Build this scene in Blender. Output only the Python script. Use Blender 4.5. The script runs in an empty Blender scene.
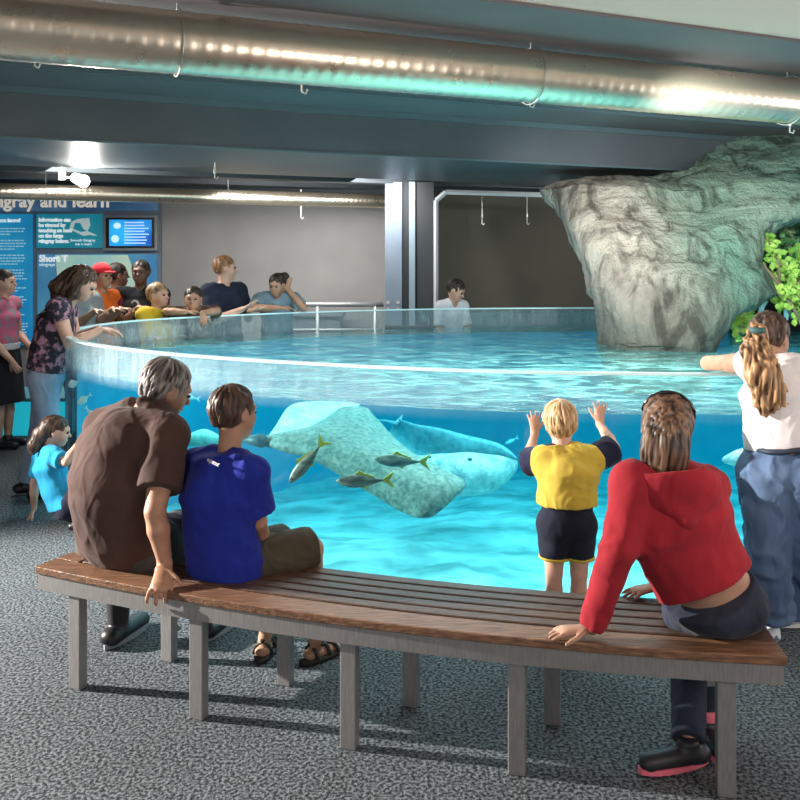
import bpy, bmesh, math, random
import numpy as np
from mathutils import Vector, Matrix
random.seed(7); np.random.seed(7)
scene = bpy.context.scene
COL = scene.collection
F = 900.0; HOR = 254.0; CAMH = 1.77
V = lambda *a: np.array(a, dtype=float)
def P(px, py, Y):
    """world point seen at photo pixel (px,py) at distance Y in front of the camera"""
    return V((px-400)/F*Y, Y, CAMH-(py-HOR)/F*Y)
def nrm(v):
    v = np.asarray(v, float); return v/ (np.linalg.norm(v)+1e-9)

# ------------------------------------------------------------------ materials
_mats = {}
def M(name, c=(.5,.5,.5), rough=.6, metal=0, c2=None, ns=8, bump=0, bs=60, stretch=None, emit=0, spec=.5, sheen=0, sss=0, contrast=(.35,.65), detail=4, attr=None, dist=0, bd=.02):
    if name in _mats: return _mats[name]
    m = bpy.data.materials.new(name); m.use_nodes = True
    nt = m.node_tree; n = nt.nodes; b = n['Principled BSDF']
    b.inputs['Base Color'].default_value = (*c, 1); b.inputs['Roughness'].default_value = rough
    b.inputs['Metallic'].default_value = metal; b.inputs['Specular IOR Level'].default_value = spec
    if sheen: b.inputs['Sheen Weight'].default_value = sheen
    if sss:
        b.inputs['Subsurface Weight'].default_value = sss; b.inputs['Subsurface Radius'].default_value = (.02,.008,.004)
        b.inputs['Subsurface Scale'].default_value = .5
    tc = n.new('ShaderNodeTexCoord'); mp = n.new('ShaderNodeMapping'); nt.links.new(tc.outputs['Object'], mp.inputs[0])
    if stretch: mp.inputs['Scale'].default_value = stretch
    if c2 is not None:
        cr = n.new('ShaderNodeValToRGB'); cr.color_ramp.elements[0].color = (*c,1); cr.color_ramp.elements[1].color = (*c2,1)
        cr.color_ramp.elements[0].position, cr.color_ramp.elements[1].position = contrast
        if attr:
            at = n.new('ShaderNodeAttribute'); at.attribute_name = attr; nt.links.new(at.outputs['Fac'], cr.inputs[0])
        else:
            no = n.new('ShaderNodeTexNoise'); no.inputs['Scale'].default_value = ns; no.inputs['Detail'].default_value = detail
            nt.links.new(mp.outputs[0], no.inputs['Vector']); nt.links.new(no.outputs['Fac'], cr.inputs[0])
        nt.links.new(cr.outputs[0], b.inputs['Base Color'])
        if emit: nt.links.new(cr.outputs[0], b.inputs['Emission Color'])
    if emit:
        b.inputs['Emission Strength'].default_value = emit
        if c2 is None: b.inputs['Emission Color'].default_value = (*c,1)
    if bump:
        n2 = n.new('ShaderNodeTexNoise'); n2.inputs['Scale'].default_value = bs; n2.inputs['Detail'].default_value = 3 if not dist else 1; n2.inputs['Distortion'].default_value = dist
        nt.links.new(mp.outputs[0], n2.inputs['Vector'])
        bp = n.new('ShaderNodeBump'); bp.inputs['Strength'].default_value = bump; bp.inputs['Distance'].default_value = bd
        nt.links.new(n2.outputs['Fac'], bp.inputs['Height']); nt.links.new(bp.outputs[0], b.inputs['Normal'])
    _mats[name] = m; return m

# ------------------------------------------------------------------ object helpers
def link(name, me, m=None, parent=None, smooth=False):
    o = bpy.data.objects.new(name, me); COL.objects.link(o)
    if m is not None:
        for x in (m if isinstance(m, (list, tuple)) else [m]): me.materials.append(x)
    if smooth: me.shade_smooth()
    if parent is not None:
        o.parent = parent
        o.location = (0,0,0) if parent.parent is not None else -Vector(parent.location)     # geometry is written in world space
    return o
def tag(o, label=None, cat=None, group=None, kind=None):
    if label: o['label'] = label
    if cat: o['category'] = cat
    if group: o['group'] = group
    if kind: o['kind'] = kind
    return o
def thing(name, loc, label, cat, group=None, kind=None):
    o = bpy.data.objects.new(name, None); COL.objects.link(o); o.empty_display_size = .1
    o.location = Vector([float(q) for q in loc]); return tag(o, label, cat, group, kind)
def mesh(name, verts, faces, m=None, parent=None, smooth=False):
    me = bpy.data.meshes.new(name); me.from_pydata([tuple(map(float, v)) for v in verts], [], [tuple(f) for f in faces]); me.update()
    return link(name, me, m, parent, smooth)
class MB:
    def __init__(s): s.v = []; s.f = []
    def add(s, v, f):
        o = len(s.v); s.v += [tuple(map(float, q)) for q in v]; s.f += [tuple(i+o for i in q) for q in f]; return s
    def box(s, a, b):
        x0,y0,z0 = a; x1,y1,z1 = b
        return s.add([(x0,y0,z0),(x1,y0,z0),(x1,y1,z0),(x0,y1,z0),(x0,y0,z1),(x1,y0,z1),(x1,y1,z1),(x0,y1,z1)],
            [(3,2,1,0),(4,5,6,7),(0,1,5,4),(1,2,6,5),(2,3,7,6),(3,0,4,7)])
    def obox(s, c, ax, hs):   # oriented box: centre, 3 axes, half sizes
        c = np.array(c); A = [nrm(a)*h for a, h in zip(ax, hs)]
        v = [c+sx*A[0]+sy*A[1]+sz*A[2] for sz in (-1,1) for (sx,sy) in ((-1,-1),(1,-1),(1,1),(-1,1))]
        return s.add(v, [(3,2,1,0),(4,5,6,7),(0,1,5,4),(1,2,6,5),(2,3,7,6),(3,0,4,7)])
    def tube(s, pts, r, n=12, cap=True, ref=None):
        pts = [np.array(p, float) for p in pts]; N = len(pts)
        rr = r if hasattr(r, '__len__') else [r]*N
        v = []; f = []; prev = None
        for i, p in enumerate(pts):
            d = nrm(pts[min(i+1,N-1)]-pts[max(i-1,0)])
            u = prev if prev is not None else (V(0,0,1) if abs(d[2])<.9 else V(1,0,0))
            u = nrm(u-d*np.dot(u,d)); w = np.cross(d,u); prev = u
            for k in range(n):
                a = 2*math.pi*k/n; v.append(p+rr[i]*(math.cos(a)*u+math.sin(a)*w))
        for i in range(N-1):
            for k in range(n):
                a = i*n+k; b = i*n+(k+1)%n; f.append((a,b,b+n,a+n))
        if cap: f.append(tuple(reversed(range(n)))); f.append(tuple(range((N-1)*n, N*n)))
        return s.add(v, f)
    def sphere(s, c, r, n=12, m=8):
        r = r if hasattr(r,'__len__') else (r,r,r); v = []; f = []
        for i in range(m+1):
            t = math.pi*i/m
            for k in range(n):
                a = 2*math.pi*k/n
                v.append((c[0]+r[0]*math.sin(t)*math.cos(a), c[1]+r[1]*math.sin(t)*math.sin(a), c[2]+r[2]*math.cos(t)))
        for i in range(m):
            for k in range(n): a = i*n+k; b = i*n+(k+1)%n; f.append((a,a+n,b+n,b))
        return s.add(v, f)
    def build(s, name, m=None, parent=None, smooth=False, bevel=0):
        o = mesh(name, s.v, s.f, m, parent, smooth)
        if bevel:
            md = o.modifiers.new('bevel','BEVEL'); md.width = bevel; md.segments = 2; md.limit_method = 'ANGLE'
        return o
def text(name, body, origin, right, up, size, m, parent, extrude=.002, font_w=0):
    cu = bpy.data.curves.new(name, 'FONT'); cu.body = body; cu.size = size; cu.extrude = extrude; cu.offset = font_w
    cu.resolution_u = 3
    ob = bpy.data.objects.new(name, cu); COL.objects.link(ob)
    dg = bpy.context.evaluated_depsgraph_get(); me = bpy.data.meshes.new_from_object(ob.evaluated_get(dg))
    bpy.data.objects.remove(ob); bpy.data.curves.remove(cu)
    r = nrm(right); u = nrm(up); w = np.cross(r, u); o0 = np.array(origin, float)
    for vx in me.vertices:
        q = o0 + r*vx.co.x + u*vx.co.y + w*vx.co.z; vx.co = Vector(q)
    me.name = name; me.materials.clear()
    return link(name, me, m, parent)

# ------------------------------------------------------------------ noise
def vnoise(p, seed=0):
    """value noise on an (n,3) array, range -1..1"""
    p = np.asarray(p, float); i = np.floor(p).astype(np.int64); f = p-i; f = f*f*(3-2*f)
    def h(a):
        x = (a[:,0]*73856093) ^ (a[:,1]*19349663) ^ (a[:,2]*83492791) ^ (seed*2654435761)
        x = (x ^ (x >> 13))*1274126177 & 0x7fffffff; x = (x ^ (x >> 16)) & 0xffff
        return x/32767.5-1
    r = 0
    for dx in (0,1):
        for dy in (0,1):
            for dz in (0,1):
                w = (f[:,0] if dx else 1-f[:,0])*(f[:,1] if dy else 1-f[:,1])*(f[:,2] if dz else 1-f[:,2])
                r = r + w*h(i+np.array([dx,dy,dz]))
    return r
def fbm(p, o=4, seed=0):
    r = 0; a = 1; s = 0
    for k in range(o): r = r+a*vnoise(np.asarray(p)*2**k+17.3*k, seed+k); s += a; a *= .5
    return r/s

# ------------------------------------------------------------------ implicit modelling
class Prim:
    """rounded tapered limb with elliptical section"""
    def __init__(s, a, b, ra, rb, side=None, wx=1, wy=1, k=.02, wu=1, tag='', cut=(0,0), neg=False):
        s.a=np.array(a,float); s.b=np.array(b,float); s.ra=ra; s.rb=rb; s.wx=wx; s.wy=wy; s.k=k; s.wu=wu; s.tag=tag; s.cut=cut; s.neg=neg
        d = s.b-s.a; s.L = np.linalg.norm(d); s.u = d/s.L if s.L>1e-6 else V(0,0,1)
        sd = np.array(side,float) if side is not None else (V(1,0,0) if abs(s.u[0])<.8 else V(0,1,0))
        sd = sd-s.u*np.dot(sd,s.u); s.s = nrm(sd); s.f = np.cross(s.u, s.s)
    def bounds(s):
        r = max(s.ra,s.rb)*max(s.wx,s.wy,s.wu)+s.k+.012
        return np.minimum(s.a,s.b)-r, np.maximum(s.a,s.b)+r
    def ev(s, X, Y, Z):
        qx=X-s.a[0]; qy=Y-s.a[1]; qz=Z-s.a[2]
        h = qx*s.u[0]+qy*s.u[1]+qz*s.u[2]
        t = np.clip(h/s.L,0,1) if s.L>1e-6 else 0*h
        ru = h-t*s.L; r = s.ra+(s.rb-s.ra)*t
        a = qx*s.s[0]+qy*s.s[1]+qz*s.s[2]; b = qx*s.f[0]+qy*s.f[1]+qz*s.f[2]
        k = np.sqrt((a/(r*s.wx))**2+(b/(r*s.wy))**2+(ru/(r*s.wu))**2)
        d = (k-1)*r*min(s.wx,s.wy)
        if s.cut[0]: d = np.maximum(d, -h)
        if s.cut[1]: d = np.maximum(d, h-s.L)
        return d
    def copy(s, grow=0, t0=0, t1=1, cut=None, k=None, growb=None):
        gb = grow if growb is None else growb
        a = s.a+(s.b-s.a)*t0; b = s.a+(s.b-s.a)*t1
        ra = s.ra+(s.rb-s.ra)*t0; rb = s.ra+(s.rb-s.ra)*t1
        # keep the elliptic section while growing by an absolute amount
        m = (ra+rb)/2; g = (grow+gb)/2
        return Prim(a,b,ra+grow,rb+gb,s.s,(m*s.wx+g)/(m+g),(m*s.wy+g)/(m+g),s.k if k is None else k,(m*s.wu+g)/(m+g),s.tag,cut or s.cut)
def Ell(c, R, F_, U, rx, ry, rz, k=.015, tag='', neg=False):
    """ellipsoid: axes right, forward, up"""
    return Prim(c, np.array(c)+np.array(U)*1e-7, rz, rz, R, rx/rz, ry/rz, k, 1, tag, (0,0), neg) if False else _E(c,R,F_,U,rx,ry,rz,k,tag,neg)
class _E:
    def __init__(s,c,R,F_,U,rx,ry,rz,k,tag,neg):
        s.c=np.array(c,float); s.ax=[nrm(R),nrm(F_),nrm(U)]; s.r=[rx,ry,rz]; s.k=k; s.tag=tag; s.neg=neg
    def bounds(s):
        r = max(s.r)+s.k+.012; return s.c-r, s.c+r
    def ev(s,X,Y,Z):
        q=[X-s.c[0],Y-s.c[1],Z-s.c[2]]; k=0
        for a,r in zip(s.ax,s.r): k=k+((q[0]*a[0]+q[1]*a[1]+q[2]*a[2])/r)**2
        return (np.sqrt(k)-1)*min(s.r)
    def copy(s, grow=0, **kw):
        e=_E(s.c,*s.ax,*[r+grow for r in s.r],s.k,s.tag,s.neg); return e
class Cut:
    """removes everything on the side the normal points to (within a ball)"""
    def __init__(s, p, n, rad=9, k=.004): s.p=np.array(p,float); s.n=nrm(n); s.rad=rad; s.k=k; s.neg='plane'
def sdf_mesh(prims, vox, disp=None):
    solid=[p for p in prims if not isinstance(p,Cut) and not p.neg]
    lo=np.min([p.bounds()[0] for p in solid],axis=0)-vox*2; hi=np.max([p.bounds()[1] for p in solid],axis=0)+vox*2
    n=np.ceil((hi-lo)/vox).astype(int)+1
    xs=[(lo[i]+vox*np.arange(n[i])).astype(np.float32) for i in range(3)]
    D=np.full(tuple(n),.15,np.float32)
    for p in prims:
        if isinstance(p,Cut): b0,b1=p.p-p.rad,p.p+p.rad
        else: b0,b1=p.bounds()
        i0=np.clip(np.floor((b0-lo)/vox).astype(int),0,n); i1=np.clip(np.ceil((b1-lo)/vox).astype(int)+1,0,n)
        if np.any(i1<=i0): continue
        sl=tuple(slice(a,b) for a,b in zip(i0,i1))
        X=xs[0][sl[0]][:,None,None]; Y=xs[1][sl[1]][None,:,None]; Z=xs[2][sl[2]][None,None,:]
        if isinstance(p,Cut):
            d=(X-p.p[0])*p.n[0]+(Y-p.p[1])*p.n[1]+(Z-p.p[2])*p.n[2]
            if p.rad<5:
                q=np.sqrt((X-p.p[0])**2+(Y-p.p[1])**2+(Z-p.p[2])**2)-p.rad
                d=np.minimum(d,-q)
            D[sl]=np.maximum(D[sl],d); continue
        d=p.ev(X,Y,Z).astype(np.float32); A=D[sl]
        if p.neg:
            d=-d; h=np.clip(.5-.5*(A-d)/p.k,0,1); D[sl]=A*(1-h)+d*h+p.k*h*(1-h)
        else:
            h=np.clip(.5+.5*(A-d)/p.k,0,1); D[sl]=A*(1-h)+d*h-p.k*h*(1-h)
    S=D<0
    c=[S[a:S.shape[0]-1+a,b:S.shape[1]-1+b,e:S.shape[2]-1+e] for a in(0,1) for b in(0,1) for e in(0,1)]
    cnt=sum(x.astype(np.int8) for x in c); act=(cnt>0)&(cnt<8)
    I=np.argwhere(act); idx=np.full(act.shape,-1,np.int64); idx[act]=np.arange(len(I))
    cv=np.stack([D[I[:,0]+a,I[:,1]+b,I[:,2]+e] for a in(0,1) for b in(0,1) for e in(0,1)],1)
    co=np.array([(a,b,e) for a in(0,1) for b in(0,1) for e in(0,1)],float)
    acc=np.zeros((len(I),3)); num=np.zeros(len(I))
    for a in range(8):
        for b in range(a+1,8):
            if np.abs(co[a]-co[b]).sum()!=1: continue
            m=(cv[:,a]<0)!=(cv[:,b]<0); t=np.where(m,cv[:,a]/(cv[:,a]-cv[:,b]+1e-12),0)
            acc+=m[:,None]*(co[a]+(co[b]-co[a])*t[:,None]); num+=m
    vs=lo+vox*(I+acc/np.maximum(num,1)[:,None])
    fs=[]
    for ax in range(3):
        o1,o2=[(1,2),(2,0),(0,1)][ax]
        sh=list(S.shape); sA=[slice(None)]*3; sB=[slice(None)]*3
        sA[ax]=slice(0,-1); sB[ax]=slice(1,None)
        A=S[tuple(sA)]; B=S[tuple(sB)]; E=np.argwhere(A!=B)
        if len(E)==0: continue
        ok=(E[:,o1]>0)&(E[:,o2]>0)&(E[:,o1]<S.shape[o1]-1)&(E[:,o2]<S.shape[o2]-1); E=E[ok]
        ins=A[tuple(E.T)]
        def g(d1,d2):
            q=E.copy(); q[:,o1]-=d1; q[:,o2]-=d2; return idx[tuple(q.T)]
        q=np.stack([g(1,1),g(0,1),g(0,0),g(1,0)],1); q[~ins]=q[~ins][:,::-1]; fs.append(q)
    fs=np.concatenate(fs); fs=fs[(fs>=0).all(1)]
    return vs,fs
def normals(vs,fs):
    a=vs[fs[:,2]]-vs[fs[:,0]]; b=vs[fs[:,3]]-vs[fs[:,1]]; n=np.cross(a,b); N=np.zeros_like(vs)
    for k in range(4): np.add.at(N,fs[:,k],n)
    return N/(np.linalg.norm(N,axis=1)[:,None]+1e-12)
def np_mesh(name,vs,fs,m,parent,attr=None):
    me=bpy.data.meshes.new(name); me.vertices.add(len(vs)); me.vertices.foreach_set('co',vs.astype(np.float32).ravel())
    me.loops.add(fs.size); me.loops.foreach_set('vertex_index',fs.astype(np.int32).ravel())
    me.polygons.add(len(fs)); me.polygons.foreach_set('loop_start',np.arange(0,fs.size,4,dtype=np.int32))
    me.update(calc_edges=True); me.validate()
    if attr is not None:
        a=me.attributes.new('strand','FLOAT','POINT'); a.data.foreach_set('value',attr.astype(np.float32))
    return link(name,me,m,parent,True)
def on_surface(o,px,py):
    """the point of a garment facing the viewer at a photo pixel, and its outward normal"""
    me=o.data; n=len(me.vertices); c=np.empty(n*3,np.float32); me.vertices.foreach_get('co',c); c=c.reshape(-1,3)
    q=np.stack([400+c[:,0]/c[:,1]*F,HOR-(c[:,2]-CAMH)/c[:,1]*F],1); d=np.hypot(q[:,0]-px,q[:,1]-py)
    k=np.where(d<3.5)[0]; i=int(k[np.argmin(c[k,1])]); N=np.array(me.vertices[i].normal); return c[i].astype(float),N
def sdf_obj(name,prims,vox,m,parent,disp=None,attr=None):
    vs,fs=sdf_mesh(prims,vox)
    at=None
    if disp is not None:
        r=disp(vs); N=normals(vs,fs)
        if isinstance(r,tuple): r,at=r
        vs=vs+N*r[:,None]
    return np_mesh(name,vs,fs,m,parent,at)
# ================================================================= camera, world, render look
cam = bpy.data.cameras.new('camera'); co = bpy.data.objects.new('camera', cam); COL.objects.link(co); scene.camera = co
co.location = (0,0,CAMH); co.rotation_euler = (math.pi/2,0,0)
cam.sensor_width = 36; cam.lens = 36*F/800; cam.shift_y = -(400-HOR)/800; cam.clip_end = 100
scene.view_settings.view_transform = 'Standard'; scene.view_settings.look = 'None'
scene.cycles.use_denoising = True
scene.cycles.max_bounces = 8; scene.cycles.diffuse_bounces = 3; scene.cycles.glossy_bounces = 3
scene.cycles.transparent_max_bounces = 24; scene.cycles.volume_bounces = 0; scene.cycles.sample_clamp_indirect = 4
w = bpy.data.worlds.new('World'); scene.world = w; w.use_nodes = True
w.node_tree.nodes['Background'].inputs[0].default_value = (.8,.84,.9,1); w.node_tree.nodes['Background'].inputs[1].default_value = .33
def area(name, loc, tgt, size, e, c=(1,1,1), sy=None, spread=None):
    l = bpy.data.lights.new(name,'AREA'); l.energy = e; l.color = c; l.size = size
    if sy: l.shape='RECTANGLE'; l.size_y = sy
    if spread: l.spread = math.radians(spread)
    o = bpy.data.objects.new(name,l); COL.objects.link(o); o.location = loc
    o.rotation_euler = (Vector(tgt)-Vector(loc)).to_track_quat('-Z','Y').to_euler(); return o
def spot(name, loc, tgt, e, ang, c=(1,1,1), r=.05, blend=.3):
    l = bpy.data.lights.new(name,'SPOT'); l.energy = e; l.color = c; l.spot_size = math.radians(ang); l.shadow_soft_size = r; l.spot_blend = blend
    o = bpy.data.objects.new(name,l); COL.objects.link(o); o.location = loc
    o.rotation_euler = (Vector(tgt)-Vector(loc)).to_track_quat('-Z','Y').to_euler(); return o

# ================================================================= the tank outline
TP = [(3.6,4.85),(2.7,4.5),(1.84,4.36),(0.76,4.42),(0,4.6),(-.92,5.0),(-1.57,5.42),(-2.12,5.95),(-2.42,6.5),(-2.55,7.1),(-2.4,7.8),(-1.9,8.4),
      (-1.0,9.05),(0,9.5),(1.2,9.75),(3,9.8),(4.8,9.6),(5.5,8.6),(5.6,6.8),(4.9,5.5)]
def crom(pts, per=9, closed=True):
    pts = [np.array(p,float) for p in pts]; n=len(pts); out=[]
    rng = range(n) if closed else range(n-1)
    for i in rng:
        if closed: p0,p1,p2,p3=pts[i-1],pts[i],pts[(i+1)%n],pts[(i+2)%n]
        else: p0,p1,p2,p3=pts[max(i-1,0)],pts[i],pts[i+1],pts[min(i+2,n-1)]
        for k in range(per):
            t=k/per; out.append(.5*((2*p1)+(-p0+p2)*t+(2*p0-5*p1+4*p2-p3)*t*t+(-p0+3*p1-3*p2+p3)*t**3))
    if not closed: out.append(pts[-1])
    return out
OUT = crom(TP)            # clockwise seen from above
def inset(poly, d):
    n=len(poly); r=[]
    for i in range(n):
        t=nrm(poly[(i+1)%n]-poly[i-1]); r.append(poly[i]+V(t[1],-t[0])*d*INS)
    return r
INS=1
c0=np.mean(OUT,axis=0); 
if np.linalg.norm(inset(OUT,.3)[0]-c0)>np.linalg.norm(OUT[0]-c0): INS=-1
RIM=1.19; WL=.98; NO=len(OUT)
def band(mb, poly, z0, z1, idx=None, flip=False):
    n=len(poly); rng=range(n) if idx is None else idx
    for i in rng:
        a=poly[i]; b=poly[(i+1)%n]
        q=[(*a,z0),(*b,z0),(*b,z1),(*a,z1)]
        mb.add(q[::-1] if flip else q,[(0,1,2,3)])
def ringtop(mb, A, B, z):
    n=len(A)
    for i in range(n):
        j=(i+1)%n; mb.add([(*A[i],z),(*A[j],z),(*B[j],z),(*B[i],z)],[(0,1,2,3)])

# ---- floor with a hole for the tank
def carpet():
    m=bpy.data.materials.new('carpet'); m.use_nodes=True; nt=m.node_tree; n=nt.nodes; b=n['Principled BSDF']; b.inputs['Roughness'].default_value=.95
    b.inputs['Specular IOR Level'].default_value=.15
    tc=n.new('ShaderNodeTexCoord')
    no=n.new('ShaderNodeTexNoise'); no.inputs['Scale'].default_value=75; no.inputs['Detail'].default_value=2; nt.links.new(tc.outputs['Object'],no.inputs[0])
    cr=n.new('ShaderNodeValToRGB'); cr.color_ramp.elements[0].position=.40; cr.color_ramp.elements[1].position=.62
    cr.color_ramp.elements[0].color=(.035,.045,.052,1); cr.color_ramp.elements[1].color=(.235,.262,.285,1); nt.links.new(no.outputs['Fac'],cr.inputs[0])
    n2=n.new('ShaderNodeTexNoise'); n2.inputs['Scale'].default_value=1.3; nt.links.new(tc.outputs['Object'],n2.inputs[0])
    mx=n.new('ShaderNodeMix'); mx.data_type='RGBA'; mx.blend_type='MULTIPLY'; mx.inputs['Factor'].default_value=.5
    nt.links.new(cr.outputs[0],mx.inputs['A']); nt.links.new(n2.outputs['Fac'],mx.inputs['B']); nt.links.new(mx.outputs['Result'],b.inputs['Base Color'])
    bp=n.new('ShaderNodeBump'); bp.inputs['Strength'].default_value=.7; bp.inputs['Distance'].default_value=.01
    nt.links.new(no.outputs['Fac'],bp.inputs['Height']); nt.links.new(bp.outputs[0],b.inputs['Normal']); return m
OFL=inset(OUT,-.004)
fl=MB(); R0=c0
def far(p):
    d=p-R0; x0,x1,y0,y1=-7.5,7.5,-2.5,13.2; t=1e9
    if d[0]>0: t=min(t,(x1-R0[0])/d[0])
    if d[0]<0: t=min(t,(x0-R0[0])/d[0])
    if d[1]>0: t=min(t,(y1-R0[1])/d[1])
    if d[1]<0: t=min(t,(y0-R0[1])/d[1])
    return R0+d*t
FAR=[far(p) for p in OFL]
for i in range(NO):
    j=(i+1)%NO; fl.add([(*OFL[i],0),(*OFL[j],0),(*FAR[j],0),(*FAR[i],0)],[(0,1,2,3)])
for cx,cy in ((-7.5,-2.5),(7.5,-2.5),(-7.5,13.2),(7.5,13.2)):   # corners
    c=V(cx,cy); k=[i for i in range(NO) if (abs(FAR[i][0]-cx)<1e-6)!=(abs(FAR[(i+1)%NO][0]-cx)<1e-6) and (abs(FAR[i][1]-cy)<1e-6 or abs(FAR[(i+1)%NO][1]-cy)<1e-6)]
    for i in k: fl.add([(*FAR[i],0),(*FAR[(i+1)%NO],0),(*c,0)],[(0,1,2)])
tag(fl.build('floor',carpet()),kind='structure')

# ---- acrylic wall
def glass_mat():
    m=bpy.data.materials.new('acrylic'); m.use_nodes=True; nt=m.node_tree; n=nt.nodes; n.remove(n['Principled BSDF'])
    out=n['Material Output']; tr=n.new('ShaderNodeBsdfTransparent'); tr.inputs[0].default_value=(.93,.98,.985,1)
    gl=n.new('ShaderNodeBsdfGlossy'); gl.inputs['Roughness'].default_value=.06
    lw=n.new('ShaderNodeLayerWeight'); pw=n.new('ShaderNodeMath'); pw.operation='POWER'; pw.inputs[1].default_value=5; lw.inputs['Blend'].default_value=.5; nt.links.new(lw.outputs['Facing'],pw.inputs[0])
    ma=n.new('ShaderNodeMath'); ma.operation='MULTIPLY_ADD'; ma.inputs[1].default_value=.6; ma.inputs[2].default_value=.03; nt.links.new(pw.outputs[0],ma.inputs[0])
    m1=n.new('ShaderNodeMixShader'); nt.links.new(ma.outputs[0],m1.inputs[0]); nt.links.new(tr.outputs[0],m1.inputs[1]); nt.links.new(gl.outputs[0],m1.inputs[2])
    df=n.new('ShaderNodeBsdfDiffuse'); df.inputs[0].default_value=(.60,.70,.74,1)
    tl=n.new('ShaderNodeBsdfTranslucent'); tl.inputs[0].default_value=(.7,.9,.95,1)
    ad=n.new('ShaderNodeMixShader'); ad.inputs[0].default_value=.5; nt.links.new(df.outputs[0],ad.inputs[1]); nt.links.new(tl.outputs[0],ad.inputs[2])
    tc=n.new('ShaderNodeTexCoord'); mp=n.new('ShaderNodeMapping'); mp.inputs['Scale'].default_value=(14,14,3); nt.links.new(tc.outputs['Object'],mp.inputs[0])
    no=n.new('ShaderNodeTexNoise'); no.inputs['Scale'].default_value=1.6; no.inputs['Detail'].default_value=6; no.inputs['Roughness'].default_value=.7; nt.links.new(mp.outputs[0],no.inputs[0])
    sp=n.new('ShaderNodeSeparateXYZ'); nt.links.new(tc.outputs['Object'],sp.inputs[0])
    # pale streaks painted as reflections above the water line, strongest left and far side
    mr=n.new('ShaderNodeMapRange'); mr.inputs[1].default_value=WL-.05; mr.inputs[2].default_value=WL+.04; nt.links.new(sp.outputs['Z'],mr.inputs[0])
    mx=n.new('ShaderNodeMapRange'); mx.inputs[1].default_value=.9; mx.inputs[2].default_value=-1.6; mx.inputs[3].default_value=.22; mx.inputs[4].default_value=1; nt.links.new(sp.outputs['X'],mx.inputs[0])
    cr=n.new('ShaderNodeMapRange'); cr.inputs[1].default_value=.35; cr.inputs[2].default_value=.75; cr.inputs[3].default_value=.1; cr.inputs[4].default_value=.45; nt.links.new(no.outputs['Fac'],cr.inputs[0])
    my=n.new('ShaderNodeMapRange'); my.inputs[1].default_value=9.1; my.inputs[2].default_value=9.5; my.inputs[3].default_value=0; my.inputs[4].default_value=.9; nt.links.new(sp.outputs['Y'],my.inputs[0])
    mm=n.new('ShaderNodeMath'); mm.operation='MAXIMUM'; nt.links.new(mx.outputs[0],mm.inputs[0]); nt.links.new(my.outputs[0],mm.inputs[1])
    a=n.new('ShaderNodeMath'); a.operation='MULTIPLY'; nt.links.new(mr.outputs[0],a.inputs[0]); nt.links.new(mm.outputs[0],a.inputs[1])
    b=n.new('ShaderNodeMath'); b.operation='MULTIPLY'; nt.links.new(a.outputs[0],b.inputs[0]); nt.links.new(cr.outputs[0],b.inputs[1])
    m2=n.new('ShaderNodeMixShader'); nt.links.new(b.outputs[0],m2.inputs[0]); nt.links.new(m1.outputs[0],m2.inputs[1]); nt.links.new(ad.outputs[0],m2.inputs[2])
    nt.links.new(m2.outputs[0],out.inputs[0]); return m
IN=inset(OUT,.05); INW=inset(OUT,.055)
tank=thing('acrylic_tank',(1.5,7,0),'large curved clear acrylic touch tank holding turquoise water','aquarium tank')
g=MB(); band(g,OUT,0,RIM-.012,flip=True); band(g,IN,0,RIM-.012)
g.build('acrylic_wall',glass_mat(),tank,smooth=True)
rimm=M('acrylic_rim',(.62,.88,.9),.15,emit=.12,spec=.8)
g=MB(); ringtop(g,OUT,IN,RIM); band(g,OUT,RIM-.012,RIM); band(g,IN,RIM-.012,RIM,flip=True); ringtop(g,IN,OUT,RIM-.012)
g.build('rim',rimm,tank)
# ---- liner (pit walls, and the opaque far side)
lin=M('tank_liner',(.05,.33,.55),.7,c2=(.08,.45,.62),ns=3,bump=.2,bs=8)
g=MB(); L2=inset(OUT,.075); band(g,L2,-.8,-.03,flip=True)
fi=[i for i in range(NO) if OUT[i][1]>6.7 or OUT[i][0]>4.6]; band(g,L2,-.03,.93,idx=fi,flip=True)
g.build('liner',lin,tank)
# ---- sand bed
def sandh(x,y): 
    p=np.stack([x,y,0*x],1); return -.5+.10*fbm(p*V(.9,1.6,1),3,3)+.035*fbm(p*V(3.,6.,1),3,9)+.012*vnoise(p*V(9,18,1),5)
nx,ny=170,130; xs=np.linspace(-2.7,5.7,nx); ys=np.linspace(4.3,9.9,ny); XX,YY=np.meshgrid(xs,ys)
def inside(px,py,poly):
    poly=np.array(poly); r=np.zeros(px.shape,bool); j=len(poly)-1
    for i in range(len(poly)):
        xi,yi=poly[i]; xj,yj=poly[j]
        r^=((yi>py)!=(yj>py))&(px<(xj-xi)*(py-yi)/(yj-yi+1e-12)+xi); j=i
    return r
ins=inside(XX.ravel(),YY.ravel(),inset(OUT,.02)).reshape(XX.shape)
zz=sandh(XX.ravel(),YY.ravel()); vs=np.stack([XX.ravel(),YY.ravel(),zz],1); fs=[]
for j in range(ny-1):
    for i in range(nx-1):
        if ins[j,i] or ins[j+1,i+1] or ins[j,i+1] or ins[j+1,i]: a=j*nx+i; fs.append((a,a+1,a+1+nx,a+nx))
sand=M('sand',(.36,.42,.40),.9,c2=(.95,.95,.88),ns=2.2,bump=.5,bs=14,stretch=(1,2.2,1),detail=6,contrast=(.35,.6))  # pale and dark mottling painted in for caustic light on the sand
s=np_mesh('sand_bed',vs,np.array(fs),sand,None); tag(s,'pale rippled sand covering the bottom of the tank','sand',kind='stuff')
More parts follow.
